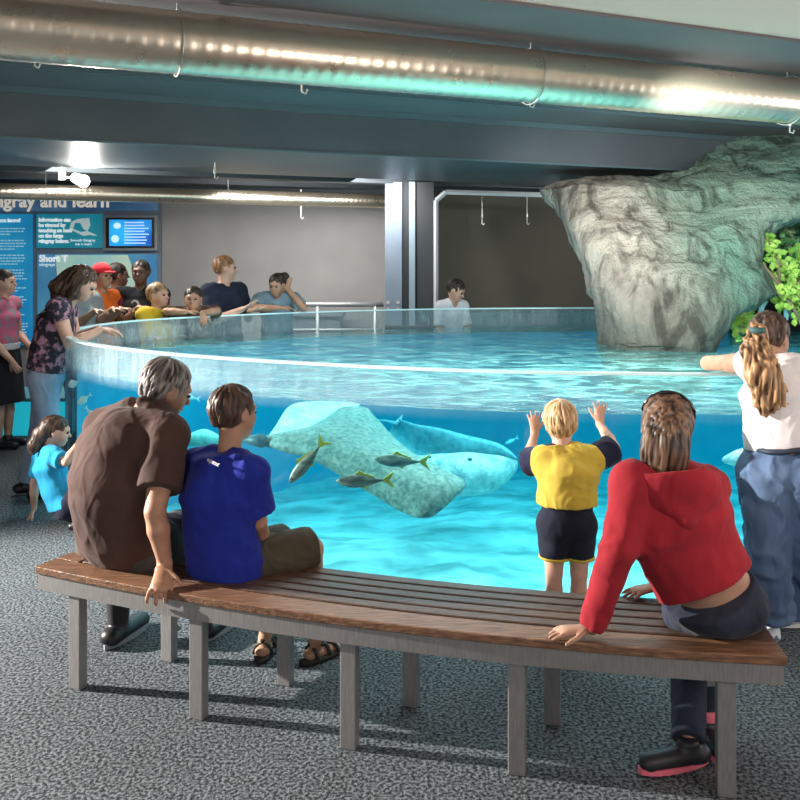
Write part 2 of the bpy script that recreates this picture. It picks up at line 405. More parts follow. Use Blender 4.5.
# ---- water body
def water_mat():
    m=bpy.data.materials.new('water'); m.use_nodes=True; nt=m.node_tree; n=nt.nodes; n.remove(n['Principled BSDF']); out=n['Material Output']
    tr=n.new('ShaderNodeBsdfTransparent'); gl=n.new('ShaderNodeBsdfGlossy'); gl.inputs['Roughness'].default_value=.04; gl.inputs['Color'].default_value=(.9,.97,1,1)
    tc=n.new('ShaderNodeTexCoord'); mp=n.new('ShaderNodeMapping'); mp.inputs['Scale'].default_value=(1,1.7,1); nt.links.new(tc.outputs['Object'],mp.inputs[0])
    no=n.new('ShaderNodeTexNoise'); no.inputs['Scale'].default_value=4.2; no.inputs['Detail'].default_value=5; no.inputs['Distortion'].default_value=1.2; nt.links.new(mp.outputs[0],no.inputs[0])
    bp=n.new('ShaderNodeBump'); bp.inputs['Strength'].default_value=.9; bp.inputs['Distance'].default_value=.06; nt.links.new(no.outputs['Fac'],bp.inputs['Height'])
    fr=n.new('ShaderNodeFresnel'); fr.inputs[0].default_value=1.33; nt.links.new(bp.outputs[0],fr.inputs['Normal']); nt.links.new(bp.outputs[0],gl.inputs['Normal'])
    # pale turquoise crests
    df=n.new('ShaderNodeBsdfDiffuse'); df.inputs[0].default_value=(.35,.95,.88,1); nt.links.new(bp.outputs[0],df.inputs['Normal'])
    cr=n.new('ShaderNodeMapRange'); cr.inputs[1].default_value=.42; cr.inputs[2].default_value=.68; cr.inputs[3].default_value=.05; cr.inputs[4].default_value=.45; nt.links.new(no.outputs['Fac'],cr.inputs[0])
    m0=n.new('ShaderNodeMixShader'); nt.links.new(cr.outputs[0],m0.inputs[0]); nt.links.new(tr.outputs[0],m0.inputs[1]); nt.links.new(df.outputs[0],m0.inputs[2])
    m1=n.new('ShaderNodeMixShader'); nt.links.new(fr.outputs[0],m1.inputs[0]); nt.links.new(m0.outputs[0],m1.inputs[1]); nt.links.new(gl.outputs[0],m1.inputs[2])
    # only the upward facing surface ripples; the sides against the acrylic are clear
    ge=n.new('ShaderNodeNewGeometry'); sp=n.new('ShaderNodeSeparateXYZ'); nt.links.new(ge.outputs['True Normal'],sp.inputs[0])
    ab=n.new('ShaderNodeMath'); ab.operation='ABSOLUTE'; nt.links.new(sp.outputs['Z'],ab.inputs[0])
    gt=n.new('ShaderNodeMath'); gt.operation='GREATER_THAN'; gt.inputs[1].default_value=.5; nt.links.new(ab.outputs[0],gt.inputs[0])
    m2=n.new('ShaderNodeMixShader'); nt.links.new(gt.outputs[0],m2.inputs[0]); t2=n.new('ShaderNodeBsdfTransparent'); nt.links.new(t2.outputs[0],m2.inputs[1]); nt.links.new(m1.outputs[0],m2.inputs[2])
    nt.links.new(m2.outputs[0],out.inputs[0])
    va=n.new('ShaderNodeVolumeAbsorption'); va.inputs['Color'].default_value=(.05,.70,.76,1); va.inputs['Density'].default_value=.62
    em=n.new('ShaderNodeEmission'); em.inputs[0].default_value=(.0,.50,.70,1); em.inputs[1].default_value=.105  # glow added to the volume for blue light scattered in the water
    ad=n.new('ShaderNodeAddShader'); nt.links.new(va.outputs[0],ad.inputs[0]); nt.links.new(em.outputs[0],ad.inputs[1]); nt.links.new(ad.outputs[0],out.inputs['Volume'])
    return m
g=MB(); n=NO
bv=[(*p,-.78) for p in INW]; tv=[(*p,WL) for p in INW]
g.add(bv+tv,[(i,(i+1)%n,(i+1)%n+n,i+n) for i in range(n)]+[tuple(range(n,2*n)),tuple(reversed(range(n)))])
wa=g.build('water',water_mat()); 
bm=bmesh.new(); bm.from_mesh(wa.data); bmesh.ops.recalc_face_normals(bm,faces=bm.faces); bm.to_mesh(wa.data); bm.free()
tag(wa,'rippling turquoise water filling the curved tank','water',kind='stuff')

# ================================================================= room shell
wallm=M('wall_paint',(.36,.35,.345),.8,c2=(.42,.41,.40),ns=1.5,bump=.05,bs=40)
darkm=M('dark_paint',(.045,.06,.07),.6,c2=(.06,.075,.085),ns=2)
bluem=M('soffit_paint',(.085,.10,.115),.42,c2=(.11,.125,.14),ns=1.2)
def struct(name,mb,m,**k): return tag(mb.build(name,m,**k),kind='structure')
struct('wall_back',MB().box((-7.5,12,0),(.45,12.2,3)),wallm)
olive=M('wall_olive',(.10,.098,.085),.8,c2=(.13,.125,.10),ns=1)
struct('wall_recess',MB().box((.45,12.9,0),(7.5,13.1,3)),olive)
struct('wall_left',MB().box((-7.7,-2.5,0),(-7.5,12.2,3)),wallm)
struct('wall_right',MB().box((7.5,-2.5,0),(7.7,13.1,3)),wallm)
d=V(.912,.410); nn=V(-.410,.912)
def cl(c,t): q=nn*c+d*t; return (q[0],q[1])
def slab(mb,c0_,c1_,z0,z1,t0=-16,t1=16):
    q=[cl(c0_,t0),cl(c0_,t1),cl(c1_,t1),cl(c1_,t0)]
    return mb.add([(*p,z0) for p in q]+[(*p,z1) for p in q],[(3,2,1,0),(4,5,6,7),(0,1,5,4),(1,2,6,5),(2,3,7,6),(3,0,4,7)])
struct('ceiling',MB().box((-7.5,-2.5,3.0),(7.5,13.1,3.1)),M('ceiling_beige',(.90,.60,.50),.8))
g=MB(); slab(g,3.76,16,2.98,2.998); struct('trim_1',g,M('ceiling_grey',(.15,.14,.15),.7,c2=(.18,.17,.18),ns=1))
g=MB(); slab(g,7.05,9.18,2.6,2.979); struct('trim_2',g,bluem)
g=MB(); slab(g,7.02,7.05,2.93,2.979); slab(g,7.035,7.05,2.6,2.615); slab(g,6.2,6.23,2.955,2.979); struct('trim_3',g,M('steel_blue',(.13,.2,.23),.35,metal=.4))
g=MB(); slab(g,9.7,9.95,2.6,2.979); slab(g,10.9,11.15,2.62,2.979); struct('trim_4',g,darkm)
# the dark lintel over the far opening and the pale edged frame below it
g=MB().box((-7.5,11.86,2.52),(.45,11.99,2.98)).box((.45,11.2,2.62),(7.4,11.4,2.979)); struct('trim_5',g,darkm)

# ================================================================= ducts
def ductm(name,warm):
    m=M(name,(.80,.70,.55),.28,metal=.9); nt=m.node_tree; n=nt.nodes; b=n['Principled BSDF']
    tc=n.new('ShaderNodeTexCoord'); wv=n.new('ShaderNodeTexNoise'); wv.inputs['Scale'].default_value=9; nt.links.new(tc.outputs['Object'],wv.inputs[0])
    mr=n.new('ShaderNodeMapRange'); mr.inputs[3].default_value=.2; mr.inputs[4].default_value=.42; nt.links.new(wv.outputs['Fac'],mr.inputs[0]); nt.links.new(mr.outputs[0],b.inputs['Roughness'])
    return m
def duct(name,c,z,r,t0,t1,label,pitch=.075,clip=None):
    """spiral-wound duct: smooth pipe with a raised helical seam"""
    a=V(*cl(c,t0),z); b=V(*cl(c,t1),z); th=thing(name,a,label,'air duct'); m=ductm('galvanised_steel',1)
    N=int((t1-t0)/pitch); g=MB(); K=28; v=[]; f=[]; u=V(d[0],d[1],0); s_=V(nn[0],nn[1],0); segs=N*5
    for i in range(segs+1):
        q=a+(b-a)*i/segs; 
        for k in range(K):
            ph=(i/5+k/K)%1.0; bump=.0025*math.exp(-((ph-.5)/.12)**2) if segs else 0
            an=2*math.pi*k/K; v.append(q+(r+bump)*(math.cos(an)*s_+math.sin(an)*V(0,0,1)))
    for i in range(segs):
        for k in range(K): p=i*K+k; p2=i*K+(k+1)%K; f.append((p,p+K,p2+K,p2))
    g.add(v,f); g.build('pipe',m,th,smooth=True)
    return th
d1=duct('ventilation_duct',4.4,2.79,.15,-4.5,5.8,'large galvanised spiral ventilation duct hanging nearest under the ceiling')
def hanger(th,c,z,r,t):
    a=V(*cl(c,t),z); g=MB(); pts=[a+V(nn[0]*(r+.012)*math.cos(q),nn[1]*(r+.012)*math.cos(q),(r+.012)*math.sin(q)) for q in np.linspace(0,2*math.pi,25)]
    for i in range(24):
        g.tube([pts[i],pts[i+1]],.004,5)
    g.tube([a+V(0,0,r),V(a[0],a[1],2.98)],.004,6); g.build('hanger',M('zinc',(.55,.55,.52),.4,metal=.8),th)
for t in (-3.2,-1.2,.8,2.8,4.8): hanger(d1,4.4,2.79,.15,t)
d2=duct('ventilation_duct',10.5,2.44,.085,-5,5.0,'thin galvanised duct at the back running above the information boards',pitch=.06)
for t in (-3.5,-1.5,.5,2.5): hanger(d2,10.5,2.44,.085,t)
# small hanging hooks seen along the beams
def hook(px,py,Y,ht=.16,lab='',grp='hooks hanging from the ceiling'):
    p=P(px,py,Y); g=MB(); top=p+V(0,0,ht); g.tube([top+V(0,0,.25),top,p+V(.0,0,.02),p,p+V(.02,0,-.01),p+V(.03,0,.015)],.006,6)
    g.tube([top-V(0,0,.01),top+V(0,0,.03)],.014,8)
    return tag(g.build('ceiling_hook',M('zinc')),lab,'hook',grp)
hook(35,66,4.9,.05,'metal hook under the big duct at the far left end')
hook(302,92,4.9,.06,'metal hook under the big duct left of centre')
hook(530,106,5.6,.05,'metal hook under the big duct right of centre')
hook(790,132,6.3,.05,'metal hook at the far right end of the big duct')
hook(215,178,8.2,.05,'small metal hook below the soffit edge above the grey wall')
hook(301,218,11.0,.1,'thin hook hanging in front of the plain grey wall')
hook(482,224,11.6,.1,'left pale hook hanging before the dark recess wall')
hook(527,224,11.6,.1,'right pale hook hanging before the dark recess wall, nearer the rock')

# spot lamp
p=P(86,181,8.9); lm=thing('spot_lamp',p,'bright white spot lamp on a bracket under the soffit','lamp')
g=MB(); a=p+V(-.04,.03,.0); b=p+V(-.15,.1,.04); g.tube([b,a],[.05,.062],14); g.build('housing',M('lamp_white',(.7,.72,.7),.35),lm,smooth=False)
g=MB(); g.tube([b,p+V(-.28,.12,.05),p+V(-.28,.12,.3)],.014,8); g.obox(p+V(-.28,.12,.08),(V(1,0,0),V(0,1,0),V(0,0,1)),(.03,.02,.06)); g.build('bracket',M('lamp_white'),lm)
g=MB(); g.sphere(p+V(-.03,.015,0),(.062,.05,.062)); g.build('bulb',M('bulb',(1,.98,.9),.3,emit=35),lm,smooth=True)
spot('spot_lamp_light',tuple(p+V(.02,-.09,-.01)),(-1.0,6.0,1.0),130,110,(1,.97,.9),.06)

# ================================================================= column and far opening
cm=M('column_paint',(.20,.25,.32),.5,c2=(.23,.28,.35),ns=3); cdk=M('column_dark',(.035,.04,.045),.6); cpale=M('pale_frame',(.55,.58,.6),.5)
Yc=10.6; s_=F/Yc
def px(x): return (x-400)/s_
co_=thing('steel_column',(px(408),Yc,0),'blue-grey steel column standing behind the far rim of the tank','column')
MB().box((px(385),Yc,0),(px(402),Yc+.18,2.62)).build('flange',cm,co_,bevel=.004)
MB().box((px(402),Yc+.06,0),(px(418),Yc+.12,2.62)).build('web',cdk,co_)
MB().box((px(409),Yc-.02,.65),(px(415),Yc+.05,2.62)).build('strip',M('column_light',(.27,.36,.42),.5),co_)
MB().box((px(417),Yc,0),(px(434),Yc+.18,2.62)).build('flange',cdk,co_,bevel=.004)
g=MB(); 
for i,z in enumerate((1.12,1.2)): g.tube([V(px(388),Yc-.01,z),V(px(388),Yc+.01,z)],.02,8); g.tube([V(px(398),Yc-.01,z),V(px(398),Yc+.01,z)],.02,8)
g.build('bolt',M('zinc'),co_)
MB().box((px(385),Yc-.03,.0),(px(436),Yc,1.13-.2)).build('base_casing',M('casing',(.06,.065,.07),.7),co_)
# pale frame with clipped corner round the recess
g=MB(); fr=[V(px(436),Yc,.3),V(px(436),Yc,2.40),V(px(446),Yc,2.5),V(px(560),Yc,2.46)]
for a_,b_ in zip(fr[:-1],fr[1:]): g.tube([a_,b_],.028,4)
tag(g.build('opening_frame',cpale),'thin pale metal frame edging the dark recess beside the column','frame')
g=MB().box((px(437),12.6,0),(7.4,12.85,.95)); tag(g.build('low_wall',M('teal_wall',(.05,.16,.18),.6)),'low dark teal wall at the back of the recess','low wall')

# handrail, low box and bench behind the tank
hr=thing('handrail',(-1,10.9,0),'pale metal handrail in front of the plain grey wall','handrail')
MB().tube([V(-1.7,10.9,1.16),V(-.2,10.9,1.16)],.03,10).tube([V(-1.7,10.9,.85),V(-.2,10.9,.85)],.02,8).build('rail',M('rail',(.6,.62,.62),.4,metal=.5),hr,True)
for x in (-1.66,-1.0,-.3): MB().tube([V(x,10.9,0),V(x,10.9,1.16)],.024,8).build('post',M('rail'),hr,True)
g=MB().box((-1.62,11.3,0),(-.75,11.8,.98)).box((-1.66,11.26,.98),(-.71,11.84,1.02)); tag(g.build('cabinet',M('grey_cab',(.2,.22,.24),.6),bevel=.01),'low grey cabinet against the back wall behind the handrail','cabinet')

# ================================================================= information boards
YB=11.9; sb=F/YB
def bx(x): return (x-400)/sb
def bz(y): return CAMH-(y-HOR)/sb
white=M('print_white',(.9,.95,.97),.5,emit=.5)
def board(name,x0,x1,y0,y1,m,label,cat='information board'):
    th=thing(name,(bx((x0+x1)/2),YB,bz(y1)),label,cat)
    MB().box((bx(x0),YB-.02,bz(y1)),(bx(x1),YB+.029,bz(y0))).build('panel',m,th); return th
tag(MB().box((bx(-60),YB+.0295,bz(347)),(bx(160),11.995,bz(196))).build('display_wall',M('display_grey',(.22,.26,.30),.6)),'grey backing frame holding the blue information boards','display wall')
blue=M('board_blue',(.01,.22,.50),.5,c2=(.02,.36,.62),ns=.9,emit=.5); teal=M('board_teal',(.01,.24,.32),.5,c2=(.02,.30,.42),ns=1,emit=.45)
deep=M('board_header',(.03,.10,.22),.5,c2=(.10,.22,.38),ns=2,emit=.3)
R_=V(1,0,0); U_=V(0,0,1)
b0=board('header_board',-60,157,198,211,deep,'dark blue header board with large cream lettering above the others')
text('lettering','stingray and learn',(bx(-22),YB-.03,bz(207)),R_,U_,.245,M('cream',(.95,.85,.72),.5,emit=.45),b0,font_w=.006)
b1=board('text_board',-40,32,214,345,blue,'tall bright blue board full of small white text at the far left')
text('heading','Did you know?',(bx(-9),YB-.03,bz(222)),R_,U_,.066,white,b1,font_w=.004)
rr=random.Random(4); y=228
while y<340:
    g=MB(); n_=rr.choice((2,3,4,5))
    for k in range(n_):
        L=rr.uniform(24,29) if k<n_-1 else rr.uniform(12,22); x=-8
        while x<L-2:
            w_=rr.uniform(1.5,5); g.box((bx(x),YB-.024,bz(y+1.2)),(bx(min(x+w_,L)),YB-.021,bz(y))); x+=w_+.9
        y+=2.9
    y+=3.2; g.build('paragraph',M('print_soft',(.45,.75,.9),.5,emit=.35),b1)
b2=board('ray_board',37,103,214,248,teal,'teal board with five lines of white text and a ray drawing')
for i,t in enumerate(('Information can','be viewed by','touching an icon','on the large','stingray below.')):
    text('lettering',t,(bx(39.5),YB-.03,bz(221.5+i*5.3)),R_,U_,.066,white,b2,font_w=.004)
g=MB(); pts=[(70,229),(72,222),(78,219),(90,218),(91,226),(88,231),(95,234),(98,236),(90,235),(84,236),(78,233)]
v=[(bx(x),YB-.026,bz(y)) for x,y in pts]; g.add(v+[(a,YB-.021,c) for a,b,c in v],[tuple(reversed(range(11)))]); g.build('ray_icon',M('icon_pale',(.65,.8,.8),.5,emit=.3),b2)
g=MB(); pts=[(74,229),(76,223),(81,223),(84,229),(88,231),(82,232)]; g.add([(bx(x),YB-.029,bz(y)) for x,y in pts],[tuple(reversed(range(6)))]); g.build('ray_icon_shade',teal,b2)
text('caption','Smooth Stingray',(bx(71),YB-.03,bz(241.5)),R_,U_,.05,white,b2); text('caption','(tap to begin)',(bx(76),YB-.03,bz(245)),R_,U_,.04,white,b2)
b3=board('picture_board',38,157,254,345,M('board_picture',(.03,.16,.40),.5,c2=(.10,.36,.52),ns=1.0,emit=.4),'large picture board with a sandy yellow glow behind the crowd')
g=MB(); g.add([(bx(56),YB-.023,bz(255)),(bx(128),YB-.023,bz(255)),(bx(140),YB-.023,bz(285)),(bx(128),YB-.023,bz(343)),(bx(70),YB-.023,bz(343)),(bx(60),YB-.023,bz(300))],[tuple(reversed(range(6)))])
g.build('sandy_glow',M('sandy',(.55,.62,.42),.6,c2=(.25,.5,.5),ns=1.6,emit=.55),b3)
text('heading','Short T',(bx(40),YB-.03,bz(261.5)),R_,U_,.12,white,b3,font_w=.005); text('caption','stingrays',(bx(40),YB-.03,bz(266)),R_,U_,.06,white,b3)
tv=thing('monitor',(bx(132),YB-.06,bz(251)),'wall mounted black monitor showing a bright blue screen','monitor')
MB().box((bx(105),YB-.10,bz(251)),(bx(159),YB+.029,bz(215))).build('casing',M('tv_grey',(.28,.32,.34),.4),tv,bevel=.01)
MB().box((bx(108.5),YB-.112,bz(248)),(bx(156.5),YB-.10,bz(218))).build('bezel',M('tv_black',(.01,.01,.015),.3),tv)
MB().box((bx(112),YB-.117,bz(246)),(bx(154),YB-.111,bz(220))).build('screen',M('tv_screen',(.01,.05,.35),.2,c2=(.02,.35,.75),ns=2,emit=1.0),tv)
g=MB(); 
for i in range(8): g.box((bx(127),YB-.122,bz(222.2+i*2.9+1.3)),(bx(rr.uniform(146,152)),YB-.118,bz(222.2+i*2.9)))
g.build('screen_text',M('tv_text',(.35,.6,.95),.3,emit=.9),tv)
g=MB(); g.tube([V(bx(118),YB-.123,bz(239)),V(bx(118),YB-.118,bz(239))],.05,16); g.build('screen_icon',M('tv_icon',(.5,.75,.95),.3,emit=.9),tv); g=MB(); g.sphere((bx(120),YB-.12,bz(226)),(.05,.004,.04)); g.build('screen_icon',M('tv_icon',(.5,.75,.95),.3,emit=.9),tv)
# made-up low block standing in for the cyan glow on the far left
pl=thing('glow_block',(-4.2,9.0,0),'low made-up block glowing cyan in place of the glow by the left wall','glow_block')
MB().box((-5.2,8.75,0),(-3.25,9.4,.34)).build('body',M('glow_block_cyan',(.02,.62,.78),.4,emit=.5),pl,bevel=.02)
MB().box((-5.25,8.7,.34),(-3.2,9.45,.38)).build('top',M('glow_block_top',(.12,.35,.42),.4),pl,bevel=.01)

# ================================================================= bench
def fy(x): return 3.13-.287*x+.069*x*x
def fn(x):
    t=nrm(V(1,-.287+.138*x)); return V(-t[1],t[0])
BX0,BX1=-1.508,1.24; BW=.45; BT=.48
def bp_(u,w_):  # u along 0..1, w across
    x=BX0+(BX1-BX0)*u; q=V(x,fy(x))+fn(x)*w_; return q
be=thing('bench',(0,3.3,0),'long curved slatted wooden bench on square brushed steel legs','bench')
def strip(g,w0,w1,z0,z1,u0=0,u1=1,n=40):
    v=[];f=[]
    for i in range(n+1):
        u=u0+(u1-u0)*i/n; a=bp_(u,w0); b=bp_(u,w1); v+=[(*a,z0),(*b,z0),(*b,z1),(*a,z1)]
    for i in range(n):
        k=4*i
        for q in range(4): f.append((k+q,k+(q+1)%4,k+4+(q+1)%4,k+4+q))
    f.append((3,2,1,0)); f.append((4*n,4*n+1,4*n+2,4*n+3))
    return g.add(v,f)
def woodm(name,c,c2):
    return M(name,c,.42,c2=c2,ns=9,stretch=(1.2,9,9),bump=.25,bs=18,contrast=(.3,.7),detail=8,spec=.4)
wood=woodm('teak',(.10,.052,.030),(.26,.135,.075)); wood2=woodm('teak_dark',(.05,.027,.018),(.12,.066,.042))
ug=.042
strip(MB(),0,.115,BT-.03,BT).build('slat',wood,be,bevel=.004)
ws=[(.130,.183),(.196,.249),(.262,.315),(.328,.381)]
for a_,b_ in ws: strip(MB(),a_,b_,BT-.03,BT,ug,1-ug).build('slat',wood2,be,bevel=.004)
strip(MB(),.394,BW,BT-.03,BT).build('slat',wood2,be,bevel=.004)
strip(MB(),.116,.393,BT-.03,BT,0,ug-.002,3).build('end_board',wood,be,bevel=.003); strip(MB(),.116,.393,BT-.03,BT,1-ug+.002,1,3).build('end_board',wood2,be,bevel=.003)
steel=M('brushed_steel',(.27,.26,.255),.42,metal=.5,c2=(.34,.33,.32),ns=30,stretch=(6,6,.6))
g=MB(); strip(g,.008,.03,BT-.095,BT-.031,.003,.997); strip(g,BW-.03,BW-.008,BT-.095,BT-.031,.003,.997); strip(g,.03,BW-.03,BT-.095,BT-.031,.003,.012,1); strip(g,.03,BW-.03,BT-.095,BT-.031,.988,.997,1)
g.build('apron',steel,be)
def leg(x,wv):
    t=nrm(V(1,-.287+.138*x)); nr=V(-t[1],t[0]); q=V(x,fy(x))+nr*wv
    g=MB().obox((q[0],q[1],(BT-.035)/2),(V(*t,0),V(*nr,0),V(0,0,1)),(.03,.022,(BT-.035)/2)); g.build('leg',steel,be,bevel=.004)
for x in (-1.335,-.785,-.194,.39,1.06): leg(x,.045)
for x in (-1.16,-.60,-.06,.50,1.10): leg(x-.01,BW-.05)

# ================================================================= lights
area('tank_light_a',(1.6,6.4,.955),(1.6,6.4,-1),3.4,100,(.85,.97,.95),2.6)
area('tank_light_b',(-.9,7.0,.955),(-.9,7.0,-1),2.0,45,(.85,.96,.95),2.2)
area('tank_light_c',(3.6,7.6,.955),(3.6,7.6,-1),2.6,55,(.85,.97,.95),2.6)
spot('flash_left',(-6.6,4.5,2.25),(-.2,3.2,.3),6500,62,(1,.93,.86),.04,.5)
area('fill_front',(-1.5,-1.2,2.6),(0,4,1),2.2,60,(1,.97,.93))
area('pool_fill',(-.3,6.6,2.5),(-.3,6.6,0),2.2,80,(.9,.98,1))  # unseen lamp over the pool, added to brighten the water surface
area('pool_front_fill',(1.3,5.7,2.45),(1.3,5.7,0),1.5,75,(.93,1,.98),1.2,110)  # unseen lamp added above the near water to lift its ripples
spot('rock_fill',(1.6,4.9,2.55),(2.9,9.0,2.0),420,75,(.97,1,.95),.15,.8)  # added spot without a fixture, brightens the shaded rock face
area('ceiling_right',(6.2,5.0,1.6),(2.6,5.2,2.9),1.2,50,(.9,.97,1))
area('crowd_light',(-3.2,9.0,2.75),(-2.4,10,1),1.2,75,(1,.96,.9))
area('wall_fill',(-.9,10.25,2.42),(-.9,12,1.2),2.2,42,(1,.97,.94),.6)  # unseen fill lamp, brightens the plain grey back wall
area('recess_fill',(3,10.2,2.55),(3,12.9,1.2),2.2,45,(1,.95,.88),.5)  # fill lamp without a fixture, lifts the dark recess wall
area('ceiling_fill',(2.3,1.6,1.5),(1.9,4.4,3),1.2,42,(1,.92,.86))  # unseen lamp near the camera, added to warm the ceiling
# ================================================================= artificial rock
def rockmat(name,a,b,green,dark):
    m=bpy.data.materials.new(name); m.use_nodes=True; nt=m.node_tree; n=nt.nodes; bs=n['Principled BSDF']; bs.inputs['Roughness'].default_value=.75
    tc=n.new('ShaderNodeTexCoord')
    def noise(sc,st,det=8,dist=0.):
        mp=n.new('ShaderNodeMapping'); mp.inputs['Scale'].default_value=st; nt.links.new(tc.outputs['Object'],mp.inputs[0])
        q=n.new('ShaderNodeTexNoise'); q.inputs['Scale'].default_value=sc; q.inputs['Detail'].default_value=det; q.inputs['Distortion'].default_value=dist; q.inputs['Roughness'].default_value=.62
        nt.links.new(mp.outputs[0],q.inputs[0]); return q
    def ramp(src,p0,c0,p1,c1):
        r=n.new('ShaderNodeValToRGB'); r.color_ramp.elements[0].position=p0; r.color_ramp.elements[1].position=p1
        r.color_ramp.elements[0].color=(*c0,1); r.color_ramp.elements[1].color=(*c1,1); nt.links.new(src,r.inputs[0]); return r
    n1=noise(1.6,(1,1,.45),8,.8); r1=ramp(n1.outputs['Fac'],.35,a,.62,b)
    n2=noise(.55,(1,1,.7),4); sp=n.new('ShaderNodeSeparateXYZ'); nt.links.new(tc.outputs['Object'],sp.inputs[0])
    mr=n.new('ShaderNodeMapRange'); mr.inputs[1].default_value=2.0; mr.inputs[2].default_value=2.8; mr.inputs[3].default_value=0; mr.inputs[4].default_value=1; nt.links.new(sp.outputs['X'],mr.inputs[0])
    mz=n.new('ShaderNodeMapRange'); mz.inputs[1].default_value=1.5; mz.inputs[2].default_value=1.0; mz.inputs[3].default_value=0; mz.inputs[4].default_value=.4; nt.links.new(sp.outputs['Z'],mz.inputs[0])
    mm=n.new('ShaderNodeMath'); mm.operation='MAXIMUM'; nt.links.new(mr.outputs[0],mm.inputs[0]); nt.links.new(mz.outputs[0],mm.inputs[1])
    m2=n.new('ShaderNodeMath'); m2.operation='MULTIPLY'; nt.links.new(mm.outputs[0],m2.inputs[0]); r2=ramp(n2.outputs['Fac'],.3,(.55,)*3,.6,(1,)*3); nt.links.new(r2.outputs[0],m2.inputs[1])
    mx=n.new('ShaderNodeMix'); mx.data_type='RGBA'; nt.links.new(m2.outputs[0],mx.inputs['Factor']); nt.links.new(r1.outputs[0],mx.inputs['A']); mx.inputs['B'].default_value=(*green,1)
    n3=noise(2.4,(1.3,1,.35),9,1.5); r3=ramp(n3.outputs['Fac'],.40,dark,.52,(1,1,1))
    mu=n.new('ShaderNodeMix'); mu.data_type='RGBA'; mu.blend_type='MULTIPLY'; mu.inputs['Factor'].default_value=.85; nt.links.new(mx.outputs['Result'],mu.inputs['A']); nt.links.new(r3.outputs[0],mu.inputs['B'])
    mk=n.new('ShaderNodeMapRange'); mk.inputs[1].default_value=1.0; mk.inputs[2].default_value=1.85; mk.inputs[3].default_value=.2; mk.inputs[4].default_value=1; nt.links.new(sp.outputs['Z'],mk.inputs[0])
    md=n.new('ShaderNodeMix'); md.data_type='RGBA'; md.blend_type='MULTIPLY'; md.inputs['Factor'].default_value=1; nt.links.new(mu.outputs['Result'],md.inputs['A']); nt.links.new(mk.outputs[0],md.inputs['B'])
    nt.links.new(md.outputs['Result'],bs.inputs['Base Color'])
    n4=noise(7,(1,1,.8),10); bp=n.new('ShaderNodeBump'); bp.inputs['Strength'].default_value=1; bp.inputs['Distance'].default_value=.12; nt.links.new(n4.outputs['Fac'],bp.inputs['Height']); nt.links.new(bp.outputs[0],bs.inputs['Normal'])
    return m
def loft_rock(name,rows,m,label,amp=.09,K=90,per=16,seed=0):
    R=np.array(rows,float); ys=R[:,0]; T=np.linspace(0,len(rows)-1,(len(rows)-1)*per+1)
    G=np.stack([np.interp(T,np.arange(len(rows)),R[:,k]) for k in range(5)],1); vs=[]
    for y,xl,xr,Yc,dp in G:
        z=CAMH-(y-HOR)/F*Yc; X0=(xl-400)/F*Yc; X1=(xr-400)/F*Yc; cx=(X0+X1)/2; hw=(X1-X0)/2
        for k in range(K):
            a=2*math.pi*k/K; c=math.cos(a); s_=math.sin(a); e=.75
            vs.append((cx+hw*math.copysign(abs(c)**e,c),Yc+dp*math.copysign(abs(s_)**e,s_),z))
    vs=np.array(vs); nR=len(G); fs=[]
    for i in range(nR-1):
        for k in range(K): a=i*K+k; b=i*K+(k+1)%K; fs.append((a,b,b+K,a+K))
    fs=np.array(fs); N=normals(vs,fs)
    q=fbm(vs*V(1.5,1.5,.9),5,seed); r=1-np.abs(fbm(vs*V(2.2,2.2,1.1)+5,5,seed+3))*2.2
    fine=fbm(vs*V(9,9,6),3,seed+7)
    vs=vs+N*(amp*(q*1.1+.55*r-.4)+.018*fine)[:,None]
    # cap the bottom and the top
    f2=[tuple(f) for f in fs]; top=len(vs); bot=top+1
    vs=np.vstack([vs,vs[:K].mean(0),vs[-K:].mean(0)])
    for k in range(K): f2.append((top,(k+1)%K,k)); f2.append((bot,(nR-1)*K+k,(nR-1)*K+(k+1)%K))
    o=mesh(name,vs,f2,m,None,True); return tag(o,label,'rock')
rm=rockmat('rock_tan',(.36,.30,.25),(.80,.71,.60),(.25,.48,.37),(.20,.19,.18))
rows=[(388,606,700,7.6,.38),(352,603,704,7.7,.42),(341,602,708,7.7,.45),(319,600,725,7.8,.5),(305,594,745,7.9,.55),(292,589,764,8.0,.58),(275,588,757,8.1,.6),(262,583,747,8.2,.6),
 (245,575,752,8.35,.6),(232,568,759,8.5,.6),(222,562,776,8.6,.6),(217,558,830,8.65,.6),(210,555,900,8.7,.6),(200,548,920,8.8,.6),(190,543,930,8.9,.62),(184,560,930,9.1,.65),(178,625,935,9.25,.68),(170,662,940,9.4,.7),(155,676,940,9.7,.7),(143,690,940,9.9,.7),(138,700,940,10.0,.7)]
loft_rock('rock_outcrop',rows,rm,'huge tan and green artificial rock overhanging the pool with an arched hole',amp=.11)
dk=rockmat('rock_dark',(.07,.05,.04),(.17,.12,.10),(.05,.08,.07),(.15,.13,.12))
rows=[(345,728,960,9.35,.2),(331,726,960,9.35,.25),(318,722,960,9.35,.25),(300,730,960,9.4,.2),(270,725,960,9.45,.25),(240,728,960,9.5,.25),(205,735,960,9.55,.25)]
loft_rock('rock_backdrop',rows,dk,'dark brown rock mass behind the arch and the leafy branches',amp=.06,K=50,per=8,seed=4)
def ledge(pts,r,label):
    g=MB(); g.tube([P(*p) for p in pts],r,14); vs=np.array(g.v); N=np.array([nrm(v) for v in vs-vs.mean(0)]); vs=vs+N*(.05*fbm(vs*4,4,2))[:,None]
    return tag(mesh('rock_ledge',vs,g.f,dk,None,True),label,'rock')
ledge([(742,262,9.0),(765,258,8.95),(800,282,8.9),(860,290,8.9)],[.06,.1,.13,.12],'brown rock ledge running across the arched hole')

